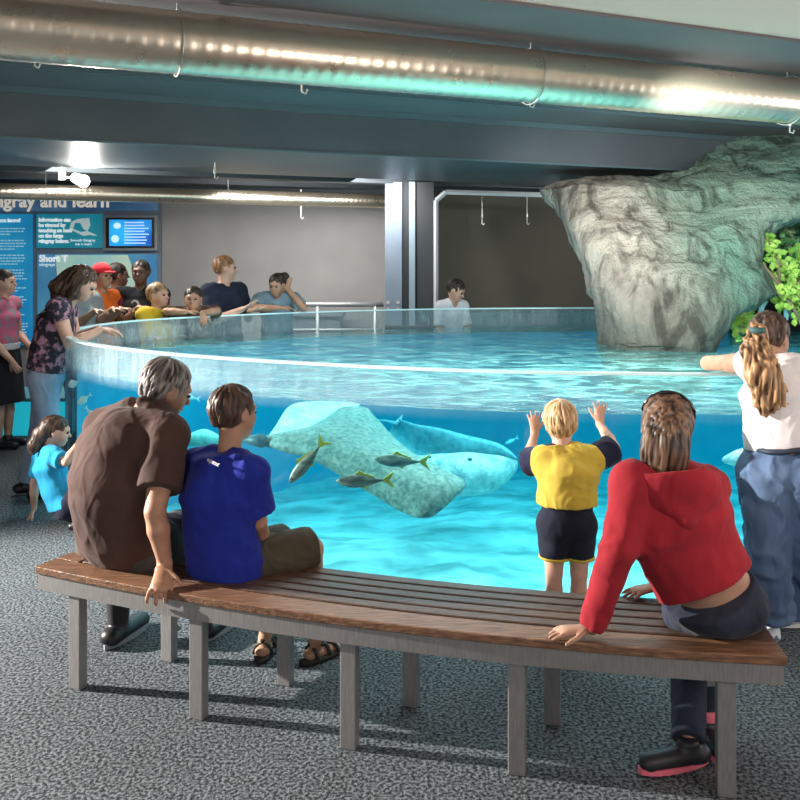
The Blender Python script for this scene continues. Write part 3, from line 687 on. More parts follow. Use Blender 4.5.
# ---- plants
def leafmat(name,a,b): return M(name,a,.45,c2=b,ns=5,sss=0)
def leaf(g,c,d_,n_,L,w_):
    d_=nrm(d_); s_=nrm(np.cross(d_,n_)); n_=np.cross(s_,d_)
    v=[c,c+d_*L*.3+s_*w_*.8+n_*.1*L,c+d_*L*.62+s_*w_*.95,c+d_*L,c+d_*L*.62-s_*w_*.95,c+d_*L*.3-s_*w_*.8+n_*.1*L,c+d_*L*.45-n_*.12*L]
    g.add(v,[(0,1,6),(1,2,6),(2,3,6),(3,4,6),(4,5,6),(5,0,6)])
def branch(name,stems,m,label,nleaf,L,spread,seed,cat='plant'):
    rr=random.Random(seed); pts=[[P(*p) for p in s_] for s_ in stems]
    th=thing(name,pts[0][0],label,cat,'plants growing in the rock arch'); g=MB()
    for s_ in pts: g.tube(s_,[.018]*(len(s_)-1)+[.006],6)
    g.build('stem',M('stem',(.28,.24,.16),.7),th,True); g=MB()
    for s_ in pts:
        for k in range(nleaf):
            t=rr.uniform(0.1,len(s_)-1.001); i=int(t); c=s_[i]+(s_[i+1]-s_[i])*(t-i)
            c=c+V(rr.gauss(0,spread),rr.gauss(0,spread),rr.gauss(0,spread))
            for q in range(3):
                a=rr.uniform(0,6.28); leaf(g,c,V(math.cos(a),-.35+rr.uniform(-.5,.3),math.sin(a)-.25),V(rr.uniform(-.5,.5),-1,rr.uniform(0,.8)),L*rr.uniform(.6,1.2),L*.36)
    g.build('foliage',m,th); return th
branch_more=[[(812,300,8.0),(800,285,8.0),(792,270,8.0)],[(812,300,8.0),(806,262,8.05),(797,250,8.05)]]
lg=leafmat('leaf_green',(.16,.42,.06),(.50,.80,.16)); ly=leafmat('leaf_lime',(.55,.78,.08),(.80,.95,.25)); ld=leafmat('leaf_dark',(.03,.13,.05),(.12,.30,.10))
branch('leafy_branch',[[(792,318,8.1),(780,285,8.0),(760,262,8.0),(752,248,8.0)],[(780,285,8.0),(778,255,8.0),(765,238,8.05)]],lg,'bright green leafy branch in the middle of the arched hole',26,.075,.04,1)
branch('leafy_branch',[[(806,330,7.9),(790,302,7.9),(775,292,7.85)],[(806,330,7.9),(800,296,7.9),(796,280,7.9)]],lg,'fresh green leaves just above the head of the girl in the white top',20,.075,.04,2)
branch('leafy_branch',[[(805,262,8.5),(784,240,8.5),(772,226,8.5)],[(800,255,8.5),(790,232,8.5),(778,222,8.5)]],ld,'dark green foliage at the top of the arched hole',24,.08,.05,3)
branch('leafy_branch',branch_more,lg,'light green leaves at the right edge of the arched hole',22,.075,.05,8)
branch('leafy_sprig',[[(742,336,8.6),(738,322,8.4),(733,314,8.35)],[(742,336,8.6),(745,318,8.4),(749,309,8.4)]],ly,'small yellow-green sprig growing at the waterline beside the rock',16,.075,.03,5)
g=MB(); g.tube([P(765,300,8.2),P(762,306,8.2),P(758,322,8.2)],[.035,.028,.02],8); tag(g.build('waterfall_jet',M('jet',(.85,.95,.97),.2),smooth=True),'white trickle of water falling left of the ponytailed head','water jet','water jets in the rock arch')
g=MB(); g.tube([P(789,296,8.2),P(787,306,8.2),P(786,320,8.2)],[.035,.03,.02],8); tag(g.build('waterfall_jet',M('jet'),smooth=True),'white trickle of water falling behind the girl at the right edge','water jet','water jets in the rock arch')

# ================================================================= stingrays
def sheet(name,secs,m,parent,thick,nu=46,nv=34,seed=0,wav=.012):
    """loft of cross sections; each section is a list of three world points leading-mid-trailing, thick[] per section"""
    S=np.array(secs,float); n=len(S)
    def cr(A,t):
        i=min(int(t),n-2); f=t-i; p=[A[max(i-1,0)],A[i],A[i+1],A[min(i+2,n-1)]]
        return .5*((2*p[1])+(-p[0]+p[2])*f+(2*p[0]-5*p[1]+4*p[2]-p[3])*f*f+(-p[0]+3*p[1]-3*p[2]+p[3])*f**3)
    top=[];bot=[];c_=[]
    for i in range(nu):
        t=(n-1)*i/(nu-1)*.9999; s3=cr(S,t); th=np.interp(t,range(n),thick)
        for j in range(nv):
            v=j/(nv-1); a=(1-v)**2*s3[0]+2*v*(1-v)*(2*s3[1]-.5*(s3[0]+s3[2]))+v*v*s3[2]
            c_.append(a)
    c_=np.array(c_).reshape(nu,nv,3); du=np.gradient(c_,axis=0); dv=np.gradient(c_,axis=1); N=np.cross(du,dv); N/=np.linalg.norm(N,axis=2)[...,None]+1e-9
    T=np.zeros((nu,nv))
    for i in range(nu):
        t=(n-1)*i/(nu-1); T[i]=np.interp(t,range(n),thick)*np.sqrt(np.clip(np.sin(np.pi*np.linspace(0,1,nv)),0,1))
    T*= np.clip(np.sin(np.pi*np.linspace(0.02,.98,nu)),0,1)[:,None]**.5; T+=.003
    wv=wav*vnoise(c_.reshape(-1,3)*6,seed).reshape(nu,nv)[...,None]*N
    A=c_+wv+N*T[...,None]; B=c_+wv-N*T[...,None]
    vs=np.concatenate([A.reshape(-1,3),B.reshape(-1,3)]); o=nu*nv; fs=[]
    for i in range(nu-1):
        for j in range(nv-1):
            a=i*nv+j; fs.append((a,a+nv,a+nv+1,a+1)); fs.append((o+a,o+a+1,o+a+nv+1,o+a+nv))
    for i in range(nu-1):
        for j in (0,nv-1): a=i*nv+j; fs.append((a,a+nv,o+a+nv,o+a))
    for j in range(nv-1):
        for i in (0,nu-1): a=i*nv+j; fs.append((a,a+1,o+a+1,o+a))
    ob=mesh(name,vs,fs,m,parent,True); bm=bmesh.new(); bm.from_mesh(ob.data); bmesh.ops.recalc_face_normals(bm,faces=bm.faces); bm.to_mesh(ob.data); bm.free(); return ob
rg=M('ray_skin',(.05,.095,.08),.6,c2=(.22,.28,.225),ns=34,bump=.3,bs=40,contrast=(.3,.68)); rgb=M('ray_blue',(.10,.25,.30),.6,c2=(.20,.40,.42),ns=18,bump=.25,bs=30)
rw=M('ray_belly',(.30,.38,.36),.5,c2=(.66,.70,.66),ns=13,bump=.8,bs=20)
def S3(a,b,c): return [P(*a),P(*b),P(*c)]
# ray behind first
rb=thing('stingray',P(455,460,6.9),'blue-grey stingray with a white belly swimming right behind the speckled one','stingray','stingrays in the tank')
sheet('back',[S3((398,420,7.2),(392,428,7.3),(386,436,7.2)),S3((430,428,7.0),(418,450,7.2),(400,470,7.0)),S3((470,440,6.9),(455,462,7.1),(440,480,6.9)),S3((500,449,6.8),(495,462,6.95),(488,480,6.8)),S3((517,458,6.75),(516,463,6.8),(515,468,6.75))],rgb,rb,[.02,.10,.14,.10,.03])
sheet('belly',[S3((405,455,6.75),(400,462,6.7),(396,470,6.75)),S3((435,456,6.62),(425,470,6.55),(412,488,6.62)),S3((470,455,6.5),(462,474,6.42),(452,492,6.5)),S3((498,456,6.5),(495,472,6.44),(488,491,6.5)),S3((517,461,6.6),(516,467,6.6),(512,474,6.6))],rw,rb,[.02,.07,.10,.08,.02],seed=3)
g=MB(); g.tube([P(398,424,7.2),P(385,421,7.3),P(372,420,7.4)],[.02,.012,.004],8); g.build('tail',rgb,rb,True)
g=MB(); g.add([P(392,424,7.2),P(398,419,7.2),P(403,414,7.2),P(401,422,7.2)],[(0,1,2,3)]); g.build('dorsal_fin',rw,rb)
g=MB(); g.sphere(P(470,459,6.36),(.018,.008,.009)); g.build('nostril',M('ray_dark',(.05,.10,.11),.5),rb,True)
ra=thing('stingray',P(370,455,5.6),'big speckled grey-green stingray banking left of centre with its wing curled up','stingray','stingrays in the tank')
sheet('disc',[S3((368,408,6.4),(354,407,6.4),(340,408,6.4)),S3((388,432,6.1),(345,424,6.0),(300,432,6.1)),S3((405,450,5.9),(335,445,5.75),(256,441,5.9)),S3((432,466,5.7),(375,465,5.55),(305,456,5.7)),S3((465,482,5.5),(415,484,5.38),(355,484,5.5)),S3((452,500,5.35),(425,503,5.28),(395,508,5.35)),S3((432,517,5.25),(423,518,5.24),(414,517,5.25))],rg,ra,[.01,.035,.075,.075,.045,.025,.01],nu=80,nv=60,wav=.008)
sheet('curled_fin',[S3((270,436,6.0),(268,438,6.0),(266,440,6.0)),S3((290,406,6.4),(292,420,6.2),(294,436,6.0)),S3((318,402,6.6),(318,415,6.35),(316,430,6.15)),S3((346,403,6.7),(342,409,6.55),(338,417,6.4)),S3((360,406,6.7),(357,408,6.6),(355,411,6.6))],M('ray_under',(.30,.62,.60),.5,c2=(.60,.82,.78),ns=9),ra,[.01,.03,.03,.02,.01],seed=2)
g=MB(); g.tube([P(262,441,5.8),P(250,440,5.9),P(225,437,6.0)],[.045,.03,.015],10); g.build('tail',M('ray_dark'),ra,True)
g=MB(); g.sphere(P(430,457,5.50),(.010,.010,.008)); g.build('eye',M('ray_dark'),ra,True)
# a ray belly at the right by the jeans, and one low left
rc=thing('stingray',P(745,458,5.6),'pale stingray belly showing just left of the girl in jeans','stingray','stingrays in the tank')
sheet('disc',[S3((723,459,5.6),(723,460,5.6),(723,461,5.6)),S3((738,453,5.6),(738,459,5.5),(738,464,5.6)),S3((758,451,5.6),(758,459,5.5),(758,467,5.6)),S3((785,454,5.6),(785,460,5.5),(785,466,5.6)),S3((800,459,5.6),(800,460,5.6),(800,461,5.6))],rw,rc,[.01,.04,.05,.04,.01])
g=MB(); g.tube([P(795,459,5.6),P(830,456,5.7)],[.012,.004],6); g.build('tail',rw,rc,True)
rd=thing('stingray',P(200,440,6.4),'green-tinted small stingray seen between the man and the boy','stingray','stingrays in the tank')
sheet('disc',[S3((180,443,6.4),(180,444,6.4),(180,445,6.4)),S3((190,435,6.4),(190,440,6.3),(190,446,6.4)),S3((203,433,6.4),(203,438,6.3),(203,442,6.4)),S3((216,438,6.4),(216,440,6.3),(216,442,6.4)),S3((222,443,6.4),(222,443.5,6.4),(222,444,6.4))],M('ray_green',(.10,.45,.40),.5,c2=(.3,.75,.65),ns=8),rd,[.01,.04,.05,.03,.01])
g=MB(); g.tube([P(219,443,6.4),P(232,446,6.4)],[.012,.004],6); g.build('tail',M('ray_green'),rd,True)
# low dark rock ridge on the sand, left of the second ray
def shadowless_ridge(): pass

# ================================================================= fish
def fish(nose,tail,Y,ratio,mbody,mfin,label,group=None,finm=None,roll=0):
    a=P(*nose,Y); b=P(*tail,Y+.02); L=np.linalg.norm(b-a); u=(b-a)/L; yv=V(0,1,0); up=nrm(np.cross(u,yv)); 
    if up[2]<0: up=-up
    sd=np.cross(u,up); th=thing('fish',(a+b)/2,label,'fish',group or ('grey yellow-tailed fish' if mfin is fyl else 'small pale fish'))
    prof=[(0,.02),(.04,.30),(.12,.62),(.25,.9),(.38,1),(.52,.9),(.68,.6),(.82,.28),(.9,.14),(.94,.13)]
    K=20; v=[];f=[]
    for i,(t,h) in enumerate(prof):
        H=ratio*L*.5*h; 
        for k in range(K):
            an=2*math.pi*k/K; v.append(a+u*L*t+up*(H*math.sin(an)-(.03*L*math.sin(t*3)*.3))+sd*H*.5*math.cos(an))
    for i in range(len(prof)-1):
        for k in range(K): p=i*K+k; q=i*K+(k+1)%K; f.append((p,p+K,q+K,q))
    f.append(tuple(range(K))); f.append(tuple(reversed(range((len(prof)-1)*K,len(prof)*K))))
    MB().add(v,f).build('body',mbody,th,True)
    def fin(name,pts,m):
        q=[a+u*L*x+up*L*y for x,y in pts]; n=len(q); vv=[p+sd*.004 for p in q]+[p-sd*.004 for p in q]
        MB().add(vv,[tuple(range(n)),tuple(reversed(range(n,2*n)))]+[(i,i+n,(i+1)%n+n,(i+1)%n) for i in range(n)]).build(name,m,th)
    fin('tail_fin',[(.91,.02),(.97,.07),(1.12,.17),(1.05,.03),(1.03,0),(1.05,-.03),(1.14,-.16),(.97,-.06),(.91,-.02)],mfin)
    fin('dorsal_fin',[(.36,ratio*.48),(.44,ratio*.48+.06),(.56,ratio*.42+.02),(.74,ratio*.28),(.74,ratio*.2),(.5,ratio*.38)],finm or mfin)
    fin('anal_fin',[(.5,-ratio*.45),(.56,-ratio*.44-.05),(.66,-ratio*.3-.01),(.76,-ratio*.22),(.76,-ratio*.1)],finm or mfin)
    c=-1 if sd[1]>0 else 1
    fin('pectoral_fin',[(.25,-.02),(.36,-.06),(.4,-.05),(.3,0)],mbody)
    g=MB()
    for s_ in (-1,1): g.sphere(a+u*L*.09+up*ratio*L*.1+sd*s_*ratio*L*.12,(L*.016,)*3,8,6)
    g.build('eye',M('fish_eye',(.02,.03,.03),.2),th,True)
fb=M('fish_grey',(.10,.14,.13),.35,c2=(.26,.33,.28),ns=14,stretch=(1,1,3),metal=.2); fyl=M('fin_yellow',(.50,.55,.06),.5)
gb=None
fish((289,483),(322,443),4.95,.25,fb,fyl,'grey yellow-tailed fish diving steeply downwards to the left')
fish((336,481),(388,480),4.9,.27,fb,fyl,'lowest of the grey yellow-tailed fish, swimming level in front of the ray')
fish((374,459),(424,462),5.1,.26,fb,fyl,'grey yellow-tailed fish nearest the white ray belly, swimming level')
fw=M('fish_white',(.75,.85,.82),.4,c2=(.9,.95,.92),ns=10); fc=M('fish_cyan',(.2,.65,.65),.4,c2=(.7,.9,.88),ns=7)
fish((77,404),(90,395),6.15,.5,fc,fc,'pale cyan fish with a dark back by the left end of the tank')
fish((68,386),(79,381),6.4,.7,fw,fw,'round white fish at the far left end of the tank')
fish((93,416),(86,408),6.15,.3,fw,fw,'tiny white fish just below the cyan one at the left end')
fish((505,444),(517,438),7.6,.25,fc,fc,'tiny pale fish in the deep blue left of the child in yellow')
fish((180,395),(198,399),6.6,.3,fc,fc,'pale fish just under the waterline between the seated man and boy')
# ================================================================= people
Z_=V(0,0,1)
def skinm(name,a,b): return M(name,a,.5,c2=b,ns=14,sss=.08,bump=.05,bs=160)
SK=skinm('skin_fair',(.55,.31,.22),(.66,.40,.30)); SKT=skinm('skin_tan',(.40,.21,.13),(.50,.28,.18)); SKD=skinm('skin_brown',(.10,.05,.035),(.15,.08,.05)); SKM=skinm('skin_olive',(.33,.18,.12),(.42,.24,.16))
EYE=M('eye_dark',(.03,.02,.02),.2)
def cloth(name,a,b=None,bs=5,bump=.4,rough=.85,ns=5,**k):
    return M(name,a,rough,c2=b or tuple(min(1,x*1.25+.004) for x in a),ns=ns,bump=bump*.8,bs=8+bs*.5,sheen=.06,dist=1.1,bd=.022,stretch=(1,1,.55),spec=.15,**k)
class Person:
    """joints in world space; right = the person's own right"""
    def __init__(s,x,y,H,face=0,z0=0,bw=1.0,head=1.0,lean=0,leansd=0):
        s.H=H; s.bw=bw; s.hs=head; a=math.radians(face)
        s.f=V(math.sin(a),math.cos(a),0); s.r=V(math.cos(a),-math.sin(a),0); f,r=s.f,s.r; c=V(x,y,z0); J=s.J={}
        s.hf=s.f.copy(); s.hr=s.r.copy(); s.hu=Z_.copy(); s.tf=s.f.copy()
        J['pel']=c+Z_*H*.53; J['waist']=c+Z_*H*.61; J['chest']=c+Z_*H*.735; J['neck']=c+Z_*H*.83; 
        J['head']=c+Z_*(H*1.0-.067*H*head)+f*.01*H
        for n,g in (('R',1),('L',-1)):
            J['sh'+n]=c+Z_*H*.805+r*g*.108*H*bw; J['hip'+n]=c+Z_*H*.51+r*g*.052*H*bw
            J['el'+n]=J['sh'+n]-Z_*H*.17+r*g*.02*H; J['wr'+n]=J['el'+n]-Z_*H*.145+f*.03*H
            J['kn'+n]=c+Z_*H*.275+r*g*.052*H+f*.01; J['an'+n]=c+Z_*H*.045+r*g*.055*H; J['toe'+n]=f.copy()
        s.hand={'R':None,'L':None}
    def set(s,**k):
        for q,v in k.items(): s.J[q]=np.array(v,float)
        return s
    def look(s,face,pitch=0,roll=0):
        a=math.radians(face); p=math.radians(pitch); q=math.radians(roll)
        s.hf=V(math.sin(a)*math.cos(p),math.cos(a)*math.cos(p),math.sin(p)); r=V(math.cos(a),-math.sin(a),0)
        u=np.cross(r,s.hf); s.hr=r*math.cos(q)-u*math.sin(q); s.hu=u*math.cos(q)+r*math.sin(q); return s
    def prims(s,handk=True):
        H=s.H; J=s.J; bw=s.bw; p=[]; A=p.append
        shr=nrm(J['shR']-J['shL']); hpr=nrm(J['hipR']-J['hipL'])
        A(Prim(J['pel']-nrm(J['waist']-J['pel'])*.01*H,J['waist'],.062*H*bw,.056*H*bw,hpr,1.42,1.08,.04,.8,'torso'))
        A(Prim(J['waist'],J['chest'],.056*H*bw,.062*H*bw,shr,1.36,1.05,.05,.6,'torso'))
        A(Prim(J['chest'],(J['shR']+J['shL'])/2-Z_*.015*H,.062*H*bw,.044*H*bw,shr,1.5,1.12,.05,.6,'torso'))
        A(Prim(J['shR'],J['shL'],.034*H,.034*H,None,1,1,.045,1,'torso'))
        for n in 'RL':
            A(Prim(J['neck']*.6+J['sh'+n]*.4,J['sh'+n],.03*H,.033*H,None,1,1,.04,1,'torso'))
            A(Prim(J['hip'+n]*.8+J['pel']*.2,J['hip'+n],.06*H*bw,.056*H*bw,hpr,1,1,.03,1,'torso'))
            A(Prim(J['hip'+n],J['kn'+n],.052*H*bw,.034*H,hpr,1,1.05,.02,1,'thigh'+n))
            m=J['kn'+n]*.68+J['an'+n]*.32
            A(Prim(J['kn'+n],m,.033*H,.032*H,None,1,1,.012,1,'calf'+n)); A(Prim(m,J['an'+n],.032*H,.02*H,None,1,1,.012,1,'shin'+n))
            t=nrm(s.J['toe'+n]); a=J['an'+n]
            A(Prim(a-t*.02*H-Z_*.022*H,a+t*.085*H-Z_*.03*H,.021*H,.016*H,np.cross(Z_,t),1.15,.8,.012,1,'foot'+n))
            m=J['sh'+n]*.6+J['el'+n]*.4
            A(Prim(J['sh'+n],m,.032*H*bw**.6,.030*H*bw**.6,None,1,1,.02,1,'arm'+n)); A(Prim(m,J['el'+n],.030*H*bw**.6,.023*H,None,1,1,.01,1,'arm'+n))
            m=J['el'+n]*.65+J['wr'+n]*.35
            A(Prim(J['el'+n],m,.023*H,.0245*H,None,1,1,.01,1,'fore'+n)); A(Prim(m,J['wr'+n],.0245*H,.0155*H,None,1,1,.01,1,'fore'+n))
        A(Prim(J['neck']-Z_*.02*H,J['head']-s.hu*.03*H*s.hs-s.hf*.008*H,.034*H*bw**.5,.030*H*s.hs,None,1,1,.02,1,'neck'))
        return p+s.headp()+(s.hands() if handk else [])
    def hl(s,x,y,z):   # head local -> world, unit = half head height
        h=.067*s.H*s.hs; return s.J['head']+(s.hr*x+s.hf*y+s.hu*z)*h
    def headp(s):
        h=.067*s.H*s.hs; p=[]
        def E(x,y,z,a,b,c,k=.25,neg=False): p.append(_E(s.hl(x,y,z),s.hr,s.hf,s.hu,a*h,b*h,c*h,k*h,'head',neg))
        E(0,-.12,.26,.70,.86,.76,.2); E(0,.14,-.12,.58,.70,.76,.3); E(0,.42,-.62,.34,.36,.32,.3); E(0,.60,-.82,.2,.18,.15,.2)
        E(.34,.42,-.28,.22,.3,.28,.2); E(-.34,.42,-.28,.22,.3,.28,.2)
        E(0,.72,.22,.42,.16,.12,.15)
        E(.27,.88,.05,.15,.16,.11,.12,True); E(-.27,.88,.05,.15,.16,.11,.12,True)
        p.append(Prim(s.hl(0,.80,.05),s.hl(0,1.0,-.22),.07*h,.115*h,s.hr,1,1,.08*h,1,'head'))
        E(0,.84,-.50,.22,.09,.05,.06); E(0,.82,-.585,.17,.09,.05,.06)
        for g in (1,-1): E(g*.71,-.05,-.05,.075,.19,.27,.06); E(g*.77,.0,-.05,.04,.09,.14,.05,True)
        return p
    def hands(s):
        out=[]; 
        for n,g in (('R',1),('L',-1)):
            J=s.J; hd=s.hand[n]; L=.106*s.H*(s.hand[n] or {}).get('s',1)
            if hd is None: hd=dict(d=nrm(J['wr'+n]-J['el'+n])-Z_*.3,pn=-s.r*g,curl=.5)
            d_=nrm(hd['d']); pn=np.array(hd['pn'],float); pn=nrm(pn-d_*np.dot(pn,d_)); th=nrm(np.cross(pn,d_))*(g) # thumb side
            if hd.get('flip'): th=-th
            cu=hd.get('curl',.4); spd=hd.get('spread',.10); w=J['wr'+n]
            kn=w+d_*L*.52
            out.append(Prim(w,kn,.017*s.H*1.0,.0215*s.H,th,1,.42,.008,1,'hand'+n))
            out.append(Prim(w+d_*L*.15,kn+th*.010*s.H,.015*s.H,.013*s.H,th,1,.6,.006,1,'hand'+n))
            fr=.0052*s.H
            for i,(off,ln) in enumerate(((.0165,.40),(.0055,.45),(-.0055,.42),(-.0155,.33))):
                b=kn+th*off*s.H-d_*L*.04; dd=nrm(d_+th*(1.5-i)*spd); c=cu*(1+.12*i); q=b; ang=c*.35
                for j,fl_ in enumerate((.48,.30,.22)):
                    v=dd*math.cos(ang)+pn*math.sin(ang); e=q+v*L*ln*fl_
                    out.append(Prim(q,e,fr*(1-.08*j),fr*(.94-.1*j),None,1,1,.0022,1,'hand'+n)); q=e; ang+=c*.75
            q=w+d_*L*.16+th*.012*s.H; v=nrm(d_*.75+th*.75+pn*.25)
            tt=hd.get('thumb',None)
            if tt is not None: v=nrm(tt)
            e=q+v*L*.24; out.append(Prim(q,e,fr*1.45,fr*1.2,None,1,1,.006,1,'hand'+n)); v2=nrm(v+d_*.6+pn*.2*cu)
            e2=e+v2*L*.19; out.append(Prim(e,e2,fr*1.2,fr*1.05,None,1,1,.003,1,'hand'+n)); out.append(Prim(e2,e2+nrm(v2+pn*.3*cu)*L*.14,fr*1.05,fr*.85,None,1,1,.003,1,'hand'+n))
        return out
    def begin(s,label,group=None,skin=None,vox=.009,extra=None,drop=()):
        s.skin=skin or SK; s.vox=vox; b=s.J['pel'].copy(); b[2]=s.__dict__.get('base',0)
        s.root=thing('person',b,label,'person',group); s.P=s.prims()
        pr=[p for p in s.P if not any(p.tag.startswith(d_) for d_ in drop)]+(extra or [])
        s.body=sdf_obj('body',pr,vox,s.skin,s.root)
        for g in (1,-1):
            g_=MB(); c=s.hl(g*.27,.79,.03); r=.067*s.H*s.hs*.085; g_.sphere(c,(r*1.4,r*1.4,r*.8),8,6); g_.build('eye',EYE,s.root,True)
        return s
    def wear(s,name,m,parts,extra=None,cuts=(),fold=.003,fs=1.0,k=None,vox=None,seed=0,nv=None,mul=None):
        """garment: parts maps a body tag to (grow, t0, t1, cut) ; the cloth covers those limbs"""
        out=[]
        for p in s.P:
            for t,a in parts.items():
                if p.tag==t:
                    a=tuple(a)+(0,1,None,None)[len(a)-1:] if len(a)<5 else a
                    out.append(p.copy(a[0],t0=a[1],t1=a[2],cut=a[3],growb=a[4]) if isinstance(p,Prim) else p.copy(a[0]))
        out+=list(extra or []); out+=list(cuts)
        def disp(v):
            q=v*V(13,13,6)*fs; w_=1-2*np.abs(vnoise(q+fbm(v*5,2,seed)[:,None]*2.2,seed)); w2=vnoise(v*V(30,30,16)*fs,seed+5)
            return fold*(w_*.8+w2*.25)+fold*.2
        return sdf_obj(name,out,vox or s.vox,m,s.root,disp if fold else None)
    def sleeves(s,n,t,g=.012,flare=.006):
        """sleeve prims reaching fraction t of the way: 0-1 upper arm, 1-2 forearm"""
        J=s.J; a=J['sh'+n]; b=J['el'+n]; c=J['wr'+n]; H=s.H; o=[]
        if t<=1:
            e=a+(b-a)*t; o.append(Prim(a,e,.034*H*s.bw**.5+g,.030*H*s.bw**.5+g+flare,None,1,1,.02,1,'sl',(0,1)))
        else:
            o.append(Prim(a,b,.034*H*s.bw**.5+g,.026*H+g,None,1,1,.02,1,'sl')); e=b+(c-b)*(t-1)
            o.append(Prim(b,e,.026*H+g,.018*H+g*.8+flare,None,1,1,.012,1,'sl',(0,1)))
        return o
    def legs(s,n,t,g=.014,flare=.01):
        J=s.J; a=J['hip'+n]; b=J['kn'+n]; c=J['an'+n]; H=s.H; o=[]
        if t<=1:
            e=a+(b-a)*t; o.append(Prim(a,e,.056*H*s.bw+g,.044*H*s.bw**.5+g+flare,None,1,1,.02,1,'lg',(0,1)))
        else:
            o.append(Prim(a,b,.056*H*s.bw+g,.036*H+g,None,1,1,.02,1,'lg')); e=b+(c-b)*(t-1)
            o.append(Prim(b,e,.036*H+g,.026*H+g+flare,None,1,1,.015,1,'lg',(0,1)))
        return o
    def top(s,m,name='shirt',sl=.6,slm=None,g=.012,hem=None,fold=.003,collar=True,seed=0,vox=None,flare=.006,neckcut=None,hemn=None,waistg=.0,extra=(),fs=1.0):
        H=s.H; J=s.J; up=nrm(J['chest']-J['pel']); pr=[]
        for p in s.P:
            if p.tag=='torso': pr.append(p.copy(g))
        if sl is not None and slm is None: 
            for n in 'RL': pr+=s.sleeves(n,sl,g,flare)
        if waistg: pr.append(Prim(J['pel'],J['chest'],.06*H*s.bw+waistg,.06*H*s.bw+waistg*.4,nrm(J['shR']-J['shL']),1.42,1.1,.04,.6,'t'))
        pr+=list(extra)
        h=hem if hem is not None else J['pel']-up*.02*H
        pr.append(Cut(h,-up if hemn is None else hemn,rad=9 if hemn is None else .36))
        nc=J['neck']+nrm(J['neck']-J['chest'])*(.018*H if neckcut is None else neckcut)
        pr.append(Cut(nc,nrm(J['neck']-J['chest']),rad=.07*H))
        def disp(v):
            q=v*V(14,14,7)*fs; w_=.75-1.3*np.abs(vnoise(q+fbm(v*5,2,seed)[:,None]*2.4,seed))**.8; w2=vnoise(v*V(34,34,18)*fs,seed+5)
            return fold*(w_*.9+w2*.25)+fold*.2
        o=sdf_obj(name,pr,vox or s.vox,m,s.root,disp)
        if slm is not None and sl is not None:
            for n in 'RL': sdf_obj('sleeve',s.sleeves(n,sl,g+.004,flare),vox or s.vox,slm,o,disp)
        return o
    def pants(s,m,name='trousers',t=1.95,g=.012,flare=.006,fold=.004,waist=None,seed=1,vox=None,extra=(),cuts=()):
        H=s.H; J=s.J; up=nrm(J['waist']-J['pel']); pr=[]
        for p in s.P:
            if p.tag=='torso': pr.append(p.copy(g*.8))
        # keep only below the waist
        w=waist if waist is not None else J['pel']+up*.05*H
        pr=pr+[Cut(w,up)]
        for n in 'RL': pr+=s.legs(n,t,g,flare)
        pr+=list(extra)+list(cuts)
        def disp(v):
            q=v*V(13,13,9); w_=1-2*np.abs(vnoise(q+fbm(v*5,2,seed)[:,None]*2.2,seed)); return fold*w_
        return sdf_obj(name,pr,vox or s.vox,m,s.root,disp)
    def shoes(s,m,name='shoe',sole=None,g=.004,vox=None,side='RL'):
        H=s.H
        for n in side:
            t=nrm(s.J['toe'+n]); a=s.J['an'+n]; sd=np.cross(Z_,t)
            h=a[2] ; fl_=a-Z_*.043*H
            pr=[Prim(fl_-t*.028*H+Z_*.024*H,fl_+t*.1*H+Z_*.02*H,.025*H+g,.021*H+g,sd,1.0,.85,.012,1,'s'),
                Prim(fl_+Z_*.03*H,a+Z_*.012*H,.027*H,.025*H,None,1,1,.015,.4,'s'),Cut(fl_+Z_*.004*H,-Z_)]
            o=sdf_obj(name,pr,vox or min(s.vox,.009),m,s.root)
            if sole:
                g_=MB(); K=20; v=[]
                for z in (0,.012*H):
                    for k in range(K):
                        an=2*math.pi*k/K; q=fl_+t*(.037*H+.091*H*math.cos(an))+sd*math.sin(an)*.027*H*(1+.15*math.cos(an)); v.append(q+Z_*(z+.0005))
                g_.add(v,[tuple(reversed(range(K))),tuple(range(K,2*K))]+[(k,(k+1)%K,(k+1)%K+K,k+K) for k in range(K)])
                g_.build('sole',sole,o)
    def tail(s,m,prims,name='ponytail',amp=.1,seed=0,vox=.0045,side=None):
        h=.067*s.H*s.hs; vs,fs=sdf_mesh(list(prims),vox); N=normals(vs,fs); q=(vs-s.J['head'])/h
        w_=.5*np.sin(q[:,2]*2.2); n1=vnoise(np.stack([q[:,0]*7+w_,q[:,1]*7,q[:,2]*.9],1),seed); n2=vnoise(np.stack([q[:,0]*15+w_,q[:,1]*15,q[:,2]*1.2],1),seed+3)
        return np_mesh(name,vs+N*((n1*.6+n2*.5)*amp*h)[:,None],fs,m,s.root,np.clip(.5+.5*(n1*.6+n2*.7),0,1))
    def hair(s,m,style='short',long=None,amp=.05,freq=1.0,tails=(),vox=None,seed=0,name='hair',cap=(.77,.93,.80),nape=-.42):
        h=.067*s.H*s.hs; pr=[_E(s.hl(0,-.16,.32),s.hr,s.hf,s.hu,cap[0]*h,cap[1]*h,cap[2]*h,.1*h,'hair',False)]
        pr.append(_E(s.hl(0,-.38,-.02),s.hr,s.hf,s.hu,.68*h,.58*h,.62*h,.2*h,'hair',False))
        pr.append(_E(s.hl(0,1.05,-.42),s.hr,s.hf,s.hu,.85*h,.86*h,.86*h,.06*h,'hair',True))
        for g in (1,-1):
            if style=='short': pr.append(_E(s.hl(g*.85,.08,-.22),s.hr,s.hf,s.hu,.3*h,.34*h,.38*h,.06*h,'hair',True))
        pr.append(Cut(s.hl(0,0,nape),-s.hu,rad=9))
        pr+=list(tails)
